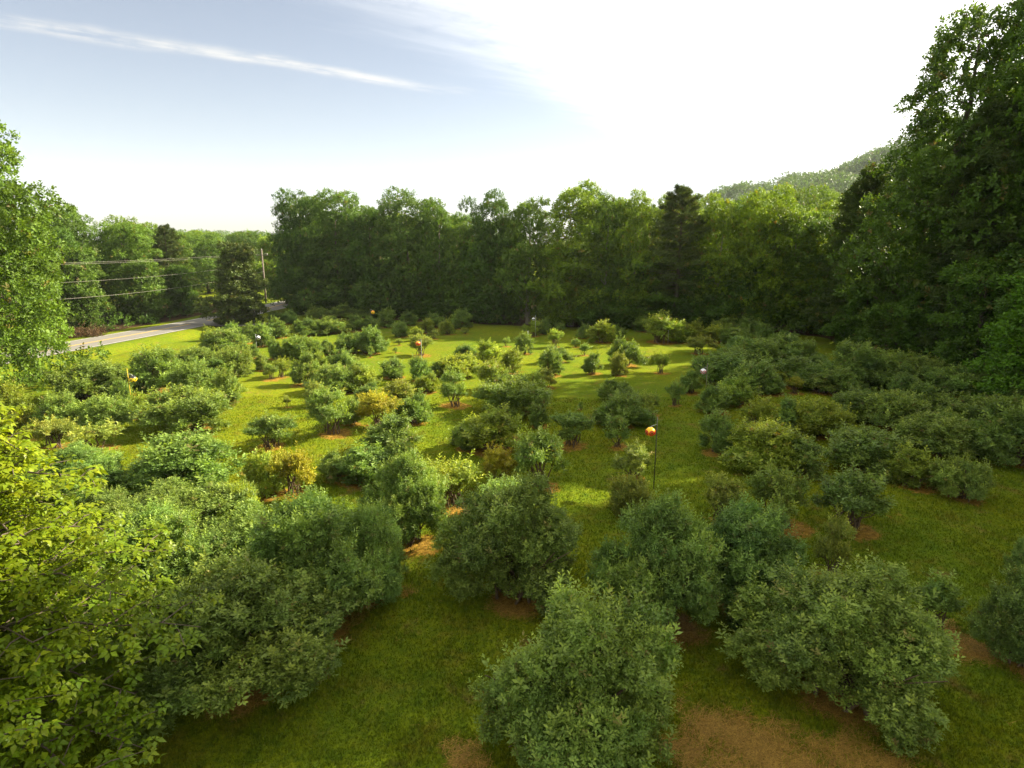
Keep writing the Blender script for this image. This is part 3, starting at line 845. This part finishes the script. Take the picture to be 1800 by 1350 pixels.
for i, (X, Y, w, h, kind, tn, lab) in enumerate(TALL):
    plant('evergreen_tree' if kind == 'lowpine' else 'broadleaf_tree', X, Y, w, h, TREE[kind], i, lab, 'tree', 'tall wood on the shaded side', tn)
for i, (X, Y, w, h) in enumerate(((40.5, 33.5, 16, 36), (37.5, 28, 17, 37), (37, 22, 17, 37), (37, 16, 17, 37), (37.5, 10, 17, 36), (38, 4, 17, 35), (48, 38, 16, 37), (50, 50, 14, 30), (40, -3, 16, 33))):
    plant('broadleaf_tree', X, Y, w, h, TREE['giant'], i, 'tall tree of the shaded wood beyond the edge of the picture', 'tree', 'shading trees past the picture edge')
for (X, Y, w, h, k, lab) in ((33.2, 59, 5.5, 6, 0, 'low shrubby tree at the foot of the drooping evergreen'), (33.8, 51.5, 6.5, 8, 1, 'leafy sapling at the foot of the huge oak'),
                             (33.4, 44.5, 6.5, 8.5, 0, 'dark leafy sapling in front of the tall evergreen')):
    plant('small_tree', X, Y, w, h, TREE['small'], k, lab, 'tree', 'saplings at the edge of the tall wood', (0.8, 0.9, 0.75))

# road side: big maple, cedar, the wood over the road, far trees
plant('maple_tree', -35.3, 40.0, 15.5, 20.0, TREE['maple'], 0, 'big bright green maple at the picture edge in front of the road', 'tree', None, (1.1, 1.1, 0.9), rot=0.6)
X, Y = at(418, 574)
plant('cedar_tree', X, Y + 1.5, 8.8, 9.8, TREE['cedar'], 0, 'dark olive cedar standing alone beside the road', 'tree', None, (1.0, 1.3, 1.0), rot=1.0)
OVER = [
    (-57.0, 70.0, 9.0, 17.5, 'pine', BR, 'brownish pine across the road, next to the big maple'),
    (-54.5, 78.5, 9.5, 16.5, 'oak', G, 'bright rounded tree across the road between two pines'),
    (-50.5, 83.5, 10.0, 16.2, 'oak', (1.15, 1.15, 0.9), 'sunlit leafy tree across the road by the field gap'),
    (-48.5, 90.0, 7.0, 14.6, 'pine', BR, 'slim pine at the end of the wood across the road'),
    (-50.5, 64.5, 8.5, 12.5, 'lowpine', BR, 'brownish low pine right over the road from the maple'),
    (-47.2, 80.5, 6.0, 9.0, 'small', G, 'small leafy tree at the road verge across the road'),
    (-45.6, 87.0, 5.5, 8.0, 'small', DK, 'dark small tree at the corner of the wood across the road'),
    (-49.5, 72.0, 6.5, 10.5, 'small', G, 'leafy tree at the verge in front of the pines'),
    (-60.0, 84.0, 10.0, 17.0, 'oak', G, 'tree crown behind the wood across the road'),
    (-55.0, 92.5, 10.0, 15.5, 'oak', LT, 'light crown behind the slim pine across the road'),
    (-61.0, 62.0, 10.0, 18.0, 'pine', BR, 'tall pine behind the big maple across the road'),
    (-53.0, 73.0, 9.0, 15.0, 'oak', DK, 'dark leafy tree across the road between brownish pines'),
    (-62.0, 74.0, 10.0, 17.5, 'oak', DK, 'dark crown behind the brownish pine across the road'),
    (-50.0, 94.0, 8.0, 14.0, 'tulip', G, 'tree behind the slim pine over the road gap'),
    (-36.5, 102.0, 5.0, 8.0, 'cone', DK, 'dark evergreen across the road behind the cedar'),
    (-44.2, 118.0, 9.0, 11.0, 'small', LT, 'rounded bright green tree between the utility pole and the wood'),
    (-60.0, 125.0, 12.0, 13.5, 'oak', G, 'distant leafy tree over the lawn beyond the road'),
    (-70.0, 140.0, 13.0, 13.0, 'oak', BR, 'brownish distant tree over the lawn beyond the road'),
    (-63.0, 152.0, 14.0, 14.0, 'oak', G, 'far round tree behind the utility pole'),
    (-79.0, 165.0, 15.0, 14.5, 'oak', LT, 'far light green tree left of the utility pole line'),
    (-72.0, 178.0, 15.0, 15.5, 'oak', DK, 'far dark round tree on the skyline past the cedar'),
    (-95.0, 175.0, 15.0, 15.0, 'oak', G, 'far tree over the end of the roadside wood'),
    (-84.0, 200.0, 16.0, 15.0, 'oak', BR, 'farthest round tree behind the cedar top'),
    (-56.0, 168.0, 13.0, 12.0, 'oak', LT, 'far pale tree by the end of the oak wood'),
    (-100.0, 205.0, 16.0, 15.0, 'oak', LT, 'far pale crown above the cedar'),
]
for i, (X, Y, w, h, kind, tn, lab) in enumerate(OVER):
    h *= 0.84 if Y < 100 else (0.86 if Y > 120 else 0.95)
    plant('pine_tree' if 'pine' in kind else 'broadleaf_tree', X, Y, w, h, TREE[kind], i, lab, 'tree', 'trees over the road', tn)


# dogwood in front
def dogwood():
    rg = np.random.default_rng(404); g = Geo(); P, A, tn = [], [], []
    tp = np.array([(0, 0, -0.1), (0.1, 0.1, 1.2), (0.05, 0.3, 2.6), (0.2, 0.2, 4.0), (0.1, 0.3, 5.2)])
    g.tube(tp, [0.17, 0.13, 0.10, 0.06, 0.025], 8)
    for i in range(80):
        u = max(0.0, (i - 15.5) / 64); z = 0.9 + 4.4 * u if i > 15 else 0.5 + 0.12 * i
        a = i * 2.39996
        ln = 4.3 * (1 - 0.62 * u ** 1.4) * rg.uniform(0.72, 1.05)
        s = np.array([np.interp(z, tp[:, 2], tp[:, 0]), np.interp(z, tp[:, 2], tp[:, 1]), z])
        t = np.linspace(0, 1, 7)
        pts = s + np.outer(t * ln, (math.cos(a), math.sin(a), 0.10)); pts[:, 2] += 0.35 * np.sin(t * 2.6) - 0.30 * t ** 2 + rg.normal(0, 0.04, 7)
        pts[1:, :2] += np.cumsum(rg.normal(0, 0.08, (6, 2)), 0)
        g.tube(pts, np.linspace(0.030, 0.006, 7), 5, False)
        sd_ = np.array([-math.sin(a), math.cos(a), 0])
        tone_b = rg.uniform(0.2, 0.95)
        for j in range(9):
            tj = 0.12 + 0.88 * (j + rg.uniform(0, 0.6)) / 9; sgn = 1 if j % 2 else -1
            q0 = np.array([np.interp(tj, t, pts[:, k]) for k in range(3)])
            l2 = ln * 0.34 * (1.15 - 0.7 * tj) * rg.uniform(0.7, 1.15)
            q1 = q0 + (sd_ * sgn * 0.85 + np.array([math.cos(a), math.sin(a), 0]) * 0.55) * l2 + np.array([0, 0, 0.05])
            g.tube([q0, (q0 + q1) / 2 + (0, 0, 0.05), q1], [0.014, 0.010, 0.005], 4, False)
            m = max(12, int(l2 * 24))
            f = rg.uniform(0.25, 1.05, m)[:, None]
            q = q0 + (q1 - q0) * f + rg.normal(0, 0.14, (m, 3)) * (1, 1, 0.5)
            P.append(q); tn.append(np.full(m, tone_b)); A.append(unit(np.array([0, 0, 1.0]) + rg.normal(0, 0.28, (m, 3)) + (q1 - q0) * 0.25))
    P, A, tn = np.concatenate(P), np.concatenate(A), np.concatenate(tn)
    # whorls of drooping ovate leaves, six-sided with a folded midrib
    n = len(P); k = 5
    phi = rg.uniform(0, TAU, n)[:, None] + np.arange(k)[None] * TAU / k + rg.normal(0, 0.25, (n, k))
    e1 = unit(np.cross(A, unit(rg.normal(size=(n, 3))))); e2 = np.cross(A, e1)
    rad = e1[:, None] * np.cos(phi)[..., None] + e2[:, None] * np.sin(phi)[..., None]
    drp = rg.uniform(0.05, 1.0, (n, k, 1))
    d0 = unit(rad + A[:, None] * 0.25); d1 = unit(rad - A[:, None] * drp * 1.3 - np.array([0, 0, 0.25]))
    ln = rg.uniform(0.085, 0.165, (n, k, 1)); side = unit(np.cross(d0, A[:, None] + rad * 0.2)); up = np.cross(side, d0)
    b = P[:, None] + rad * 0.015
    m1 = b + d0 * ln * 0.34; m2 = m1 + unit(d0 + d1) * ln * 0.34; tip = m2 + d1 * ln * 0.36
    wd = ln * 0.26
    V = np.stack([b, m1 + side * wd * 1.05 + (m2 - m1) * 0.35 + up * ln * 0.05, tip, m1 - side * wd * 1.05 + (m2 - m1) * 0.35 + up * ln * 0.05, (m1 + m2) / 2], 2).reshape(-1, 3)
    i = np.arange(0, len(V), 5)
    F = np.concatenate([np.stack([i + p, i + q, i + r_], 1) for p, q, r_ in ((0, 1, 4), (1, 2, 4), (0, 4, 3), (3, 4, 2))])
    yo = np.clip(rg.uniform(0, 0.55, n) + 0.35 * (P[:, 2] - 2.5) / 3, 0, 1)
    T = np.stack([np.clip(np.repeat(tn[:, None], k, 1) * 0.5 + rg.uniform(0, 0.5, (n, k)), 0, 1), np.repeat(yo[:, None], k, 1) * rg.uniform(0.6, 1.2, (n, k)), np.zeros((n, k))], -1)
    T = np.repeat(T[:, :, None], 5, 2).reshape(-1, 3)
    return raw_mesh('crown_dogwood', V, F, M['dog'], False, np.clip(T, 0, 1)), g.mesh('trunk_dogwood', M['bark'])


TREE['dogwood'] = [(dogwood(), 5.4, 8.6)]
plant('dogwood_tree', -10.6, 10.0, 9.6, 6.6, TREE['dogwood'], 0, 'bright yellow-green dogwood with drooping leaves filling the near picture corner', 'tree', rot=0.3)

# ------------------------------------------------------------------ balloons on poles
POLES = [  # balloon px x, y, diameter px, pole foot px x, y, pole top y, balloon vinyl, eye print, rod, label words
    (1142, 759, 15.5, 1149, 856, 727, 'vyel', ('vred', 'vbla', 'vred'), 'darkrod', 'yellow balloon', 'yellow eye balloon with red rings on a dark pole'),
    (1238, 653, 9.5, 1240, 692, 640, 'vwhi', ('vred', 'vbla', 'vwhi'), 'polewood', 'white balloon by the shaded bushes', 'white eye balloon in front of the shaded bush mass'),
    (736, 604, 8.0, 741, 630, 595, 'vora', ('vred', 'vbla', 'vred'), 'steel', 'orange balloon in mid field', 'orange eye balloon above the middle of the sunlit field'),
    (656, 549, 6.0, 653, 580, 544, 'vora', ('vyprint', 'vbla', 'vyprint'), 'polewood', 'orange balloon by the wood', 'small orange eye balloon against the dark wood'),
    (244, 666, 11.5, 235, 735, 648, 'vbla', ('vyprint', 'vbla', 'vyprint'), 'yellowrod', 'black balloon', 'black eye balloon with yellow rings on a yellow pole'),
    (450, 594, 7.0, 451, 612, 586, 'vwhi', ('vbla', 'vwhi', 'vbla'), 'steel', 'white balloon by the cedar', 'white eye balloon among bushes near the cedar'),
    (1176, 568, 6.0, 1174, 603, 561, 'vwhi', ('vred', 'vbla', 'vwhi'), 'steel', 'white balloon under the pine', 'white eye balloon under the dark pine'),
    (941, 561, 5.0, 941, 594, 555, 'vwhi', ('vbla', 'vwhi', 'vbla'), 'steel', 'small white balloon', 'smallest white eye balloon over a yellowish bush by the wood'),
]


def balloon_mesh(r, mat):
    nu, nv = 20, 13; V, F = [], []
    for j in range(nv):
        th = math.pi * j / (nv - 1)
        for i in range(nu):
            ph = TAU * i / nu
            q = 1 + 0.035 * math.cos(6 * ph) * math.sin(th)              # six welded panels
            V.append((r * q * math.sin(th) * math.cos(ph), r * q * math.sin(th) * math.sin(ph), r * 0.95 * math.cos(th)))
    for j in range(nv - 1):
        for i in range(nu):
            a, b = j * nu + i, j * nu + (i + 1) % nu
            F.append([a, a + nu, b + nu, b])
    return raw_mesh('balloon', V, F, M[mat], True, None, 4)


def cap_mesh(r, d, a0, a1, mat):
    """a ring of print lying on a ball of radius r round direction d, from angle a0 to a1"""
    d = np.array(d, float); d /= np.linalg.norm(d)
    e1 = np.cross(d, (0, 0, 1)); e1 /= np.linalg.norm(e1); e2 = np.cross(d, e1)
    V, F, n = [], [], 20
    for a in (a0, a1):
        for i in range(n):
            p = TAU * i / n
            V.append(r * (d * math.cos(a) + (e1 * math.cos(p) + e2 * math.sin(p)) * math.sin(a)))
    for i in range(n):
        F.append([i, (i + 1) % n, n + (i + 1) % n, n + i])
    return raw_mesh('eye', V, F, M[mat], True, None, 4)


marks = {}
for (bx, by, dia, fx, fy, ty, vin, eye, rod, short, lab) in POLES:
    X, Y = at(fx, fy); h = height_at(ty, Y); z0 = float(gz(X, Y))
    r = dia / px_m(fy, Y) / 2 * 1.12
    g = Geo(); rr = 0.018 if rod != 'polewood' else 0.025
    g.tube([(0, 0, -0.2), (0.01, 0, h * 0.5), (0, 0.01, h)], [rr, rr, rr * 0.9], 7)
    pole = link('balloon_pole', g.mesh('balloon_pole', M[rod]), None, (X, Y, z0))
    tag(pole, {'yellowrod': 'thin yellow', 'darkrod': 'thin dark', 'steel': 'thin grey', 'polewood': 'thin weathered'}[rod] + ' pole holding the ' + short, 'pole', 'balloon poles')
    bxm = (bx - 900) / FPX * (Y * math.cos(PITCH) + (CAM_H - 2.5) * math.sin(PITCH)); bz = height_at(by, Y)
    side = r + 0.05
    bXc = X + (side if bxm > X else -side) if abs(bxm - X) > 0.02 else X
    bYc = Y - (0 if bXc != X else r + 0.05)
    e = bpy.data.objects.new('scare_balloon', None); C.objects.link(e); e.location = (bXc, bYc, bz)
    link('ball', balloon_mesh(r, vin), e)
    for d in ((0.10, -1, -0.10), (0.95, -0.35, -0.10), (-0.9, -0.45, -0.1), (0.7, 0.75, -0.1), (-0.6, 0.8, -0.1)):
        ey = link('eye', cap_mesh(r * 1.045, d, 0.34, 0.56, eye[0]), e)
        link('iris', cap_mesh(r * 1.045, d, 0.20, 0.30, eye[2]), ey); link('pupil', cap_mesh(r * 1.046, d, 0.005, 0.15, eye[1]), ey)
    g = Geo(); g.tube([(0, 0, r * 0.9), (0, 0, r * 1.08), (X - bXc, Y - bYc, r * 1.6)], [0.03, 0.012, 0.006], 6)
    link('tether', g.mesh('tether', M['steel']), e)
    tag(e, lab, 'balloon', 'bird scare balloons'); marks[short] = (X, Y)
# stake with a dark box at the far edge of the grass
X, Y = at(928, 595)
e = bpy.data.objects.new('marker_stake', None); C.objects.link(e); e.location = (X, Y, float(gz(X, Y)))
g = Geo(); g.box((0, 0, 0.35), (0.09, 0.05, 0.85)); link('post', g.mesh('post', M['vwhi'], False), e)
g = Geo(); g.box((-0.20, 0.0, 0.22), (0.22, 0.16, 0.32)); g.box((-0.20, 0, 0.40), (0.25, 0.19, 0.04)); link('box', g.mesh('box', M['vbla'], False), e)
tag(e, 'short white stake with a dark box beside the yellowish bush', 'stake')

# ------------------------------------------------------------------ utility poles and wires
pa, pb = (-40.7, 104.0), (-47.5, 47.0)
for k, (X, Y) in enumerate((pa, pb)):
    e = bpy.data.objects.new('utility_pole', None); C.objects.link(e); e.location = (X, Y, float(gz(X, Y)))
    g = Geo(); g.tube([(0, 0, -0.5), (0, 0, 4), (0, 0, 8.6)], [0.16, 0.14, 0.10], 10); link('post', g.mesh('post', M['polewood']), e)
    g = Geo(); g.box((0, -0.14, 7.75), (2.0, 0.10, 0.12)); link('crossarm', g.mesh('crossarm', M['polewood'], False), e)
    for xo, zo in ((-0.9, 7.88), (0.9, 7.88), (0, 8.62)):
        g = Geo(); g.tube([(xo, -0.14 if xo else 0, zo - 0.06), (xo, -0.14 if xo else 0, zo + 0.08), (xo, -0.14 if xo else 0, zo + 0.14)], [0.05, 0.06, 0.03], 8)
        link('insulator', g.mesh('insulator', M['insul']), e)
    tag(e, ['weathered wooden utility pole with crossarm behind the cedar', 'wooden utility pole beyond the big maple'][k], 'utility pole', 'utility poles by the road')
for (xo, z, sag, r, lab) in ((-0.9, 8.02, 0.35, 0.0075, 'upper bare wire strung along the road to the pole behind the cedar'), (0.9, 8.02, 0.45, 0.0075, 'second upper wire just under the highest along the road'),
                             (0.05, 6.5, 0.8, 0.008, 'middle wire strung along the road in front of the roadside wood'), (0.05, 5.1, 1.1, 0.010, 'lowest cable hanging along the road in front of the roadside wood')):
    t = np.linspace(0, 1, 40)
    A_, B_ = np.array([pa[0] + xo, pa[1] - 0.1, z + 0.16]), np.array([pb[0] + xo, pb[1] - 0.1, z + 0.16])
    pts = A_ + (B_ - A_) * t[:, None]; pts[:, 2] -= 4 * sag * t * (1 - t)
    g = Geo(); g.tube(pts, np.full(40, r), 5)
    tag(link('overhead_wire', g.mesh('overhead_wire', M['wire'])), lab, 'wire', 'wires along the road')

# ------------------------------------------------------------------ the blueberry bushes
MARK = dict(marks); del MARK['small white balloon']
MARK.update({'cedar': at(418, 574), 'big maple': (-33.5, 40), 'dogwood': (-11.2, 11.3), 'bright maple of the shaded wood': (31.8, 36.8), 'huge dark oak': (35, 52), 'small white balloon': marks['small white balloon']})
LAND = list(MARK.items())
COLW = {'g': 'green', 'b': 'bluish green', 'd': 'dark green', 'y': 'yellow-green', 'o': 'golden leaved', 'k': 'olive brown'}
FORMW = {'L': 'big dense', 'M': 'rounded', 'V': 'open-stemmed', 'S': 'small young'}
ORD = ['first', 'second', 'third', 'fourth', 'fifth', 'sixth', 'seventh', 'eighth', 'ninth', 'tenth', 'eleventh', 'twelfth', 'thirteenth', 'fourteenth']
OWN = {0: 'big green blueberry bush cut by the bottom picture edge', 1: 'broad green blueberry bush behind the dry straw patch at the bottom edge',
       2: 'bluish green bush just behind the two bushes at the bottom edge', 4: 'round bluish green bush alone in the middle of the near lawn',
       6: 'huge green blueberry bush tucked beside the dogwood', 49: 'bluish green bush cut by the picture edge beside a small young bush'}
byk = {}
for i, b in enumerate(bushes):
    d = [(math.hypot(b['X'] - p[0], b['Y'] - p[1]), k) for k, (_, p) in enumerate(LAND)]
    b['lm'] = min(d); byk.setdefault((b['tint'], b['form'], b['lm'][1]), []).append(i)
for key, ids in byk.items():
    ids = [i for i in ids if i not in OWN]
    ids.sort(key=lambda i: bushes[i]['lm'][0])
    for n, i in enumerate(ids):
        name = LAND[key[2]][0]
        base = '%s %s blueberry bush' % (FORMW[key[1]], COLW[key[0]])
        OWN[i] = base + (', %s out from the %s' % (ORD[n], name) if len(ids) > 1 else ', by the %s' % name)
cnt = {}
rb = np.random.default_rng(9)
for i, b in enumerate(bushes):
    key = 'hero' if (b['form'] == 'L' and b['Y'] < 24) else b['form']
    if b['form'] == 'M' and b['Y'] < 24: key = 'L'
    k = cnt.get(key, 0); cnt[key] = k + 1
    if i == 0: k = 1
    tn = np.array(TINT[b['tint']]) * rb.uniform(0.88, 1.12) * (1 + rb.normal(0, 1) * np.array([0.035, 0.0, -0.04]))
    plant('blueberry_bush', b['X'], b['Y'], b['w'] * (1.06 if b['Y'] < 17 else 1.10 if b['form'] == 'L' else 1.0), b['h'] * 1.04, PROTO[key], k, OWN[i], 'bush', 'blueberry bushes of the field', tuple(tn),
          ('foliage', 'stems'), rot=float(rb.uniform(0, TAU)))

# dry brush at the wood edges
def brush(name, X, Y, w, h, seed, label):
    rg = np.random.default_rng(seed)
    n = 420
    P = np.column_stack([rg.uniform(-w / 2, w / 2, n), rg.normal(0, 0.7, n), np.abs(rg.normal(0, 0.38, n)) * h])
    A = unit(rg.normal(0, 0.6, (n, 3)) + (0, 0, 1))
    V, F, T = place_sprigs(P, A, rg.uniform(0.7, 1.3, n), [sprig_tpl(8, 0.34, 0.22, 0.3, 60, rg) for _ in range(3)], rg, rg.uniform(0, 1, n), rg.uniform(0, 1, n))
    V[:, 2] = np.maximum(V[:, 2], 0.02)
    e = bpy.data.objects.new(name, None); C.objects.link(e); e.location = (X, Y, float(gz(X, Y)))
    link('foliage', raw_mesh('foliage_brush', V, F, M['brush'], False, T), e)
    g = Geo()
    for i in range(40):
        x = rg.uniform(-w / 2, w / 2); y = rg.normal(0, 0.5)
        g.tube([(x, y, -0.05), (x + rg.normal(0, 0.3), y + rg.normal(0, 0.2), h * 0.5), (x + rg.normal(0, 0.6), y + rg.normal(0, 0.4), h * rg.uniform(0.7, 1.2))], [0.02, 0.014, 0.006], 4, False)
    link('stems', g.mesh('stems_brush', M['stem']), e)
    tag(e, label, 'brush')


X, Y = at(1405, 584); brush('brush_pile', X, Y, 7.0, 0.8, 5, 'long low strip of rusty red brush at the shaded wood edge')
brush('brush_pile', -46.3, 66.5, 5.0, 1.1, 6, 'rusty dead brush on the far road verge below the pines')

# ------------------------------------------------------------------ undergrowth in the woods, distant forest
rg = np.random.default_rng(55)
U = []
seg = EDGE[:11]
for i in range(len(seg) - 1):
    a, b = seg[i], seg[i + 1]; n = int(np.linalg.norm(b - a) * 1.5)
    for _ in range(n):
        t = rg.uniform(); nrm = np.array([-(b - a)[1], (b - a)[0]]) / np.linalg.norm(b - a)
        p = a + (b - a) * t + nrm * rg.uniform(1.0, 16.0)
        if -0.5 < p[0] < 7 and rg.uniform() < 0.7: continue
        U.append((p[0], p[1], rg.uniform(0.8, 1.9), rg.uniform(0.7, 2.2)))
for _ in range(60):
    k = rg.integers(60, 118); o = rg.uniform(6.0, 13)
    p = ROAD[k] - road_nrm[k] * o
    if p[1] < 92: U.append((p[0], p[1], rg.uniform(0.8, 1.7), rg.uniform(0.8, 2.0)))
Pl, Al, Tl = [], [], []
for (x, y, r, h) in U:
    n = int(20 * r); d = unit(rg.normal(size=(n, 3)) * (1, 1, 0.8)); d[:, 2] = np.abs(d[:, 2])
    Pl.append(np.array([x, y, 0.0]) + d * (r, r, h) * rg.uniform(0.75, 1.0, (n, 1))); Al.append(unit(d + (0, 0, 0.5) + rg.normal(0, 0.4, (n, 3)))); Tl.append(np.full(n, rg.uniform(0.1, 0.9)))
Pl, Al, Tl = np.concatenate(Pl), np.concatenate(Al), np.concatenate(Tl)
V, F, T = place_sprigs(Pl, Al, rg.uniform(0.7, 1.2, len(Pl)), [sprig_tpl(7, 0.36, 0.26, 0.55, 66, rg) for _ in range(4)], rg, rg.uniform(0, 0.4, len(Pl)), Tl)
V[:, 2] = np.maximum(V[:, 2], 0.02)
o = link('undergrowth', raw_mesh('undergrowth', V, F, M['tree'], False, T)); o.color = (0.85, 0.9, 0.8, 1)
tag(o, 'dark leafy undergrowth along the feet of the woods', kind='stuff')

# wooded hill behind the shaded side
hx, hy = np.linspace(-80, 1300, 90), np.linspace(330, 1150, 60)
HX, HY = np.meshgrid(hx, hy)


def hill_z(x, y):
    ridge = np.interp(x, [-80, 60, 170, 260, 345, 430, 520, 700, 1000, 1300], [-6, 4, 30, 52, 76, 106, 134, 180, 225, 245])
    ridge = ridge + 5 * np.sin(x * 0.031) + 3 * np.sin(x * 0.083 + 1)
    f = sst(330, 720, y) * sst(1250, 760, y)
    return np.maximum(ridge * f + 3 * np.sin(x * 0.05 + y * 0.04) * f, -8)


idx = np.arange(HX.size).reshape(HX.shape)
F = np.stack([idx[:-1, :-1], idx[:-1, 1:], idx[1:, 1:], idx[1:, :-1]], -1).reshape(-1, 4)
hv = np.stack([HX, HY, hill_z(HX, HY) - 1.0], -1).reshape(-1, 3)
hill = link('hill', raw_mesh('hill', hv, F, M['ground'], True, np.tile([0.0, 0.0, 0.0], (len(hv), 1)), 4))
tag(hill, 'steep hill rising behind the tall shaded wood', kind='structure')


def forest(name, pts, rad, label, tint, leaf, n, seed):
    rg = np.random.default_rng(seed); Pl, Al, Tl = [], [], []
    for (x, y, z), r in zip(pts, rad):
        d = unit(rg.normal(size=(n, 3))); d[:, 2] = np.abs(d[:, 2]) * 1.1 - 0.1
        Pl.append(np.array([x, y, z]) + d * (r, r, r * 1.0) * rg.uniform(0.8, 1.05, (n, 1))); Al.append(unit(d + rg.normal(0, 0.4, (n, 3)))); Tl.append(np.full(n, rg.uniform(0, 1)))
    Pl, Al, Tl = np.concatenate(Pl), np.concatenate(Al), np.concatenate(Tl)
    V, F, T = place_sprigs(Pl, Al, rg.uniform(0.8, 1.2, len(Pl)), [sprig_tpl(4, leaf * 0.8, leaf, 0.75, 70, rg) for _ in range(3)], rg, rg.uniform(0, 0.5, len(Pl)), Tl)
    o = link(name, raw_mesh(name, V, F, M['tree'], False, T)); o.color = (*tint, 1)
    tag(o, label, kind='stuff')


n = 2100
fx = rg.uniform(120, 760, n); fy = 430 + 320 * rg.uniform(0, 1, n) ** 0.7
ok = (fx / fy > 0.24) & (fx / fy < 0.74); fx, fy = fx[ok], fy[ok]
forest('forest', np.column_stack([fx, fy, hill_z(fx, fy) + rg.uniform(4, 9, len(fx))]), rg.uniform(5.5, 9, len(fx)), 'continuous forest covering the distant hill', (0.85, 0.88, 0.75), 1.9, 22, 8)
n = 620
fy = rg.uniform(230, 1100, n); fx = -fy * rg.uniform(0.30, 0.62, n)
fz = np.interp(fy, [230, 500, 800, 1100], [4, 7, 11, 17]) + 5 * np.sin(fx * 0.011 + 1)
forest('forest', np.column_stack([fx, fy, fz]), rg.uniform(5, 8.5, n), 'hazy forest on the low skyline beyond the road', (1.0, 1.05, 0.85), 2.2, 16, 9)

# ------------------------------------------------------------------ grass blades and loose straw
rg = np.random.default_rng(123)
ix = lambda x: np.clip(np.searchsorted(gx, x), 1, nx - 1); iy = lambda y: np.clip(np.searchsorted(gy, y), 1, ny - 1)


def bilinear(A, x, y):
    i, j = ix(x), iy(y)
    u = np.clip((x - gx[i - 1]) / (gx[i] - gx[i - 1]), 0, 1); v = np.clip((y - gy[j - 1]) / (gy[j] - gy[j - 1]), 0, 1)
    return (A[j - 1, i - 1] * (1 - u) + A[j - 1, i] * u) * (1 - v) + (A[j, i - 1] * (1 - u) + A[j, i] * u) * v


def ragged(x, y):
    """uneven border between straw and grass"""
    return 0.13 * np.sin(3.1 * x + 2.3 * np.sin(1.7 * y)) + 0.10 * np.sin(5.3 * y + 1.9 * np.sin(4.1 * x)) + 0.07 * np.sin(11.0 * x - 9.0 * y)


def scatter(n, y0, y1, p):
    y = y0 * (y1 / y0) ** rg.uniform(0, 1, n) if p == 1 else y0 + (y1 - y0) * rg.uniform(0, 1, n)
    x = y * rg.uniform(-1.1, 1.1, n)
    return x, y


x, y = scatter(500000, 7.6, 40.0, 1)
k = (bilinear(mulch, x, y) + ragged(x, y) < 0.30 + rg.uniform(0, 0.55, len(x))) & (np.abs(road_offset(x, y)) > 4.0) & (wood[iy(y), ix(x)] < 0.4)
x, y = x[k], y[k]; n = len(x)
big = 1 + (y / 26.0)
cl = 0.6 + 0.8 * (np.sin(x * 2.1 + 1.3 * np.sin(y * 1.7)) * np.sin(y * 2.4 + np.sin(x * 1.9)) * 0.5 + 0.5)
hgt = rg.uniform(0.022, 0.055, n) * cl * np.minimum(big, 1.9); wid = rg.uniform(0.006, 0.012, n) * big
a = rg.uniform(0, TAU, n); ln = rg.normal(0, 0.5, (n, 2)) * hgt[:, None]
z = gz(x, y)
b0 = np.column_stack([x - np.cos(a) * wid, y - np.sin(a) * wid, z - 0.005]); b1 = np.column_stack([x + np.cos(a) * wid, y + np.sin(a) * wid, z - 0.005])
tp = np.column_stack([x + ln[:, 0], y + ln[:, 1], z + hgt])
V = np.stack([b0, b1, tp], 1).reshape(-1, 3); T = np.repeat(np.column_stack([rg.uniform(0, 1, n), np.zeros(n), np.zeros(n)]), 3, 0)
o = link('grass', raw_mesh('grass', V, np.arange(3 * n).reshape(-1, 3), M['blades'], False, T))
tag(o, 'short mown grass blades between the blueberry rows', kind='stuff')

x, y = scatter(260000, 7.5, 50.0, 1)
x2, y2 = scatter(420000, 7.5, 17.0, 1); x, y = np.concatenate([x, x2]), np.concatenate([y, y2])
k = (bilinear(mulch, x, y) + ragged(x, y) > 0.25 + rg.uniform(0, 0.6, len(x)))
x, y = x[k], y[k]; n = len(x); big = 1 + y / 30.0
a = rg.normal(0.5, 1.0, n) + np.pi * rg.integers(0, 2, n); ll = rg.uniform(0.06, 0.19, n) * np.minimum(big, 1.6); wid = 0.0032 * big
rise = np.abs(rg.normal(0, 0.13, n)) * ll; z = gz(x, y) + 0.006 + rg.uniform(0, 0.03, n)
dx, dy = np.cos(a), np.sin(a)
V = np.stack([np.column_stack([x - dy * wid, y + dx * wid, z]), np.column_stack([x + dy * wid, y - dx * wid, z]), np.column_stack([x + dx * ll, y + dy * ll, z + rise])], 1).reshape(-1, 3)
T = np.repeat(np.column_stack([rg.uniform(0, 1, n), np.zeros(n), np.zeros(n)]), 3, 0)
o = link('pine_straw', raw_mesh('pine_straw', V, np.arange(3 * n).reshape(-1, 3), M['straw'], False, T))
tag(o, 'loose orange brown pine straw mulch under the bushes', kind='stuff')

# ------------------------------------------------------------------ air
g = Geo(); g.box(((gx[0] + gx[-1]) / 2, (gy[0] + gy[-1]) / 2, 139.0), (gx[-1] - gx[0] + 20, gy[-1] - gy[0] + 20, 300.0))
hm, N = new_mat('air')
vol = N.n('ShaderNodeVolumePrincipled', ins={'Color': (0.93, 0.96, 1.0, 1), 'Density': 0.0001, 'Anisotropy': 0.0})
mo = N.n('ShaderNodeOutputMaterial'); N.t.links.new(vol.outputs[0], mo.inputs['Volume'])
hz = link('haze', g.mesh('haze', hm, False))
tag(hz, 'thin pale evening haze over the whole valley', kind='stuff')
print('TRIS', sum(len(m.polygons) * (2 if len(m.polygons) and m.polygons[0].loop_total == 4 else 1) for m in bpy.data.meshes), 'BUSHES', len(bushes))
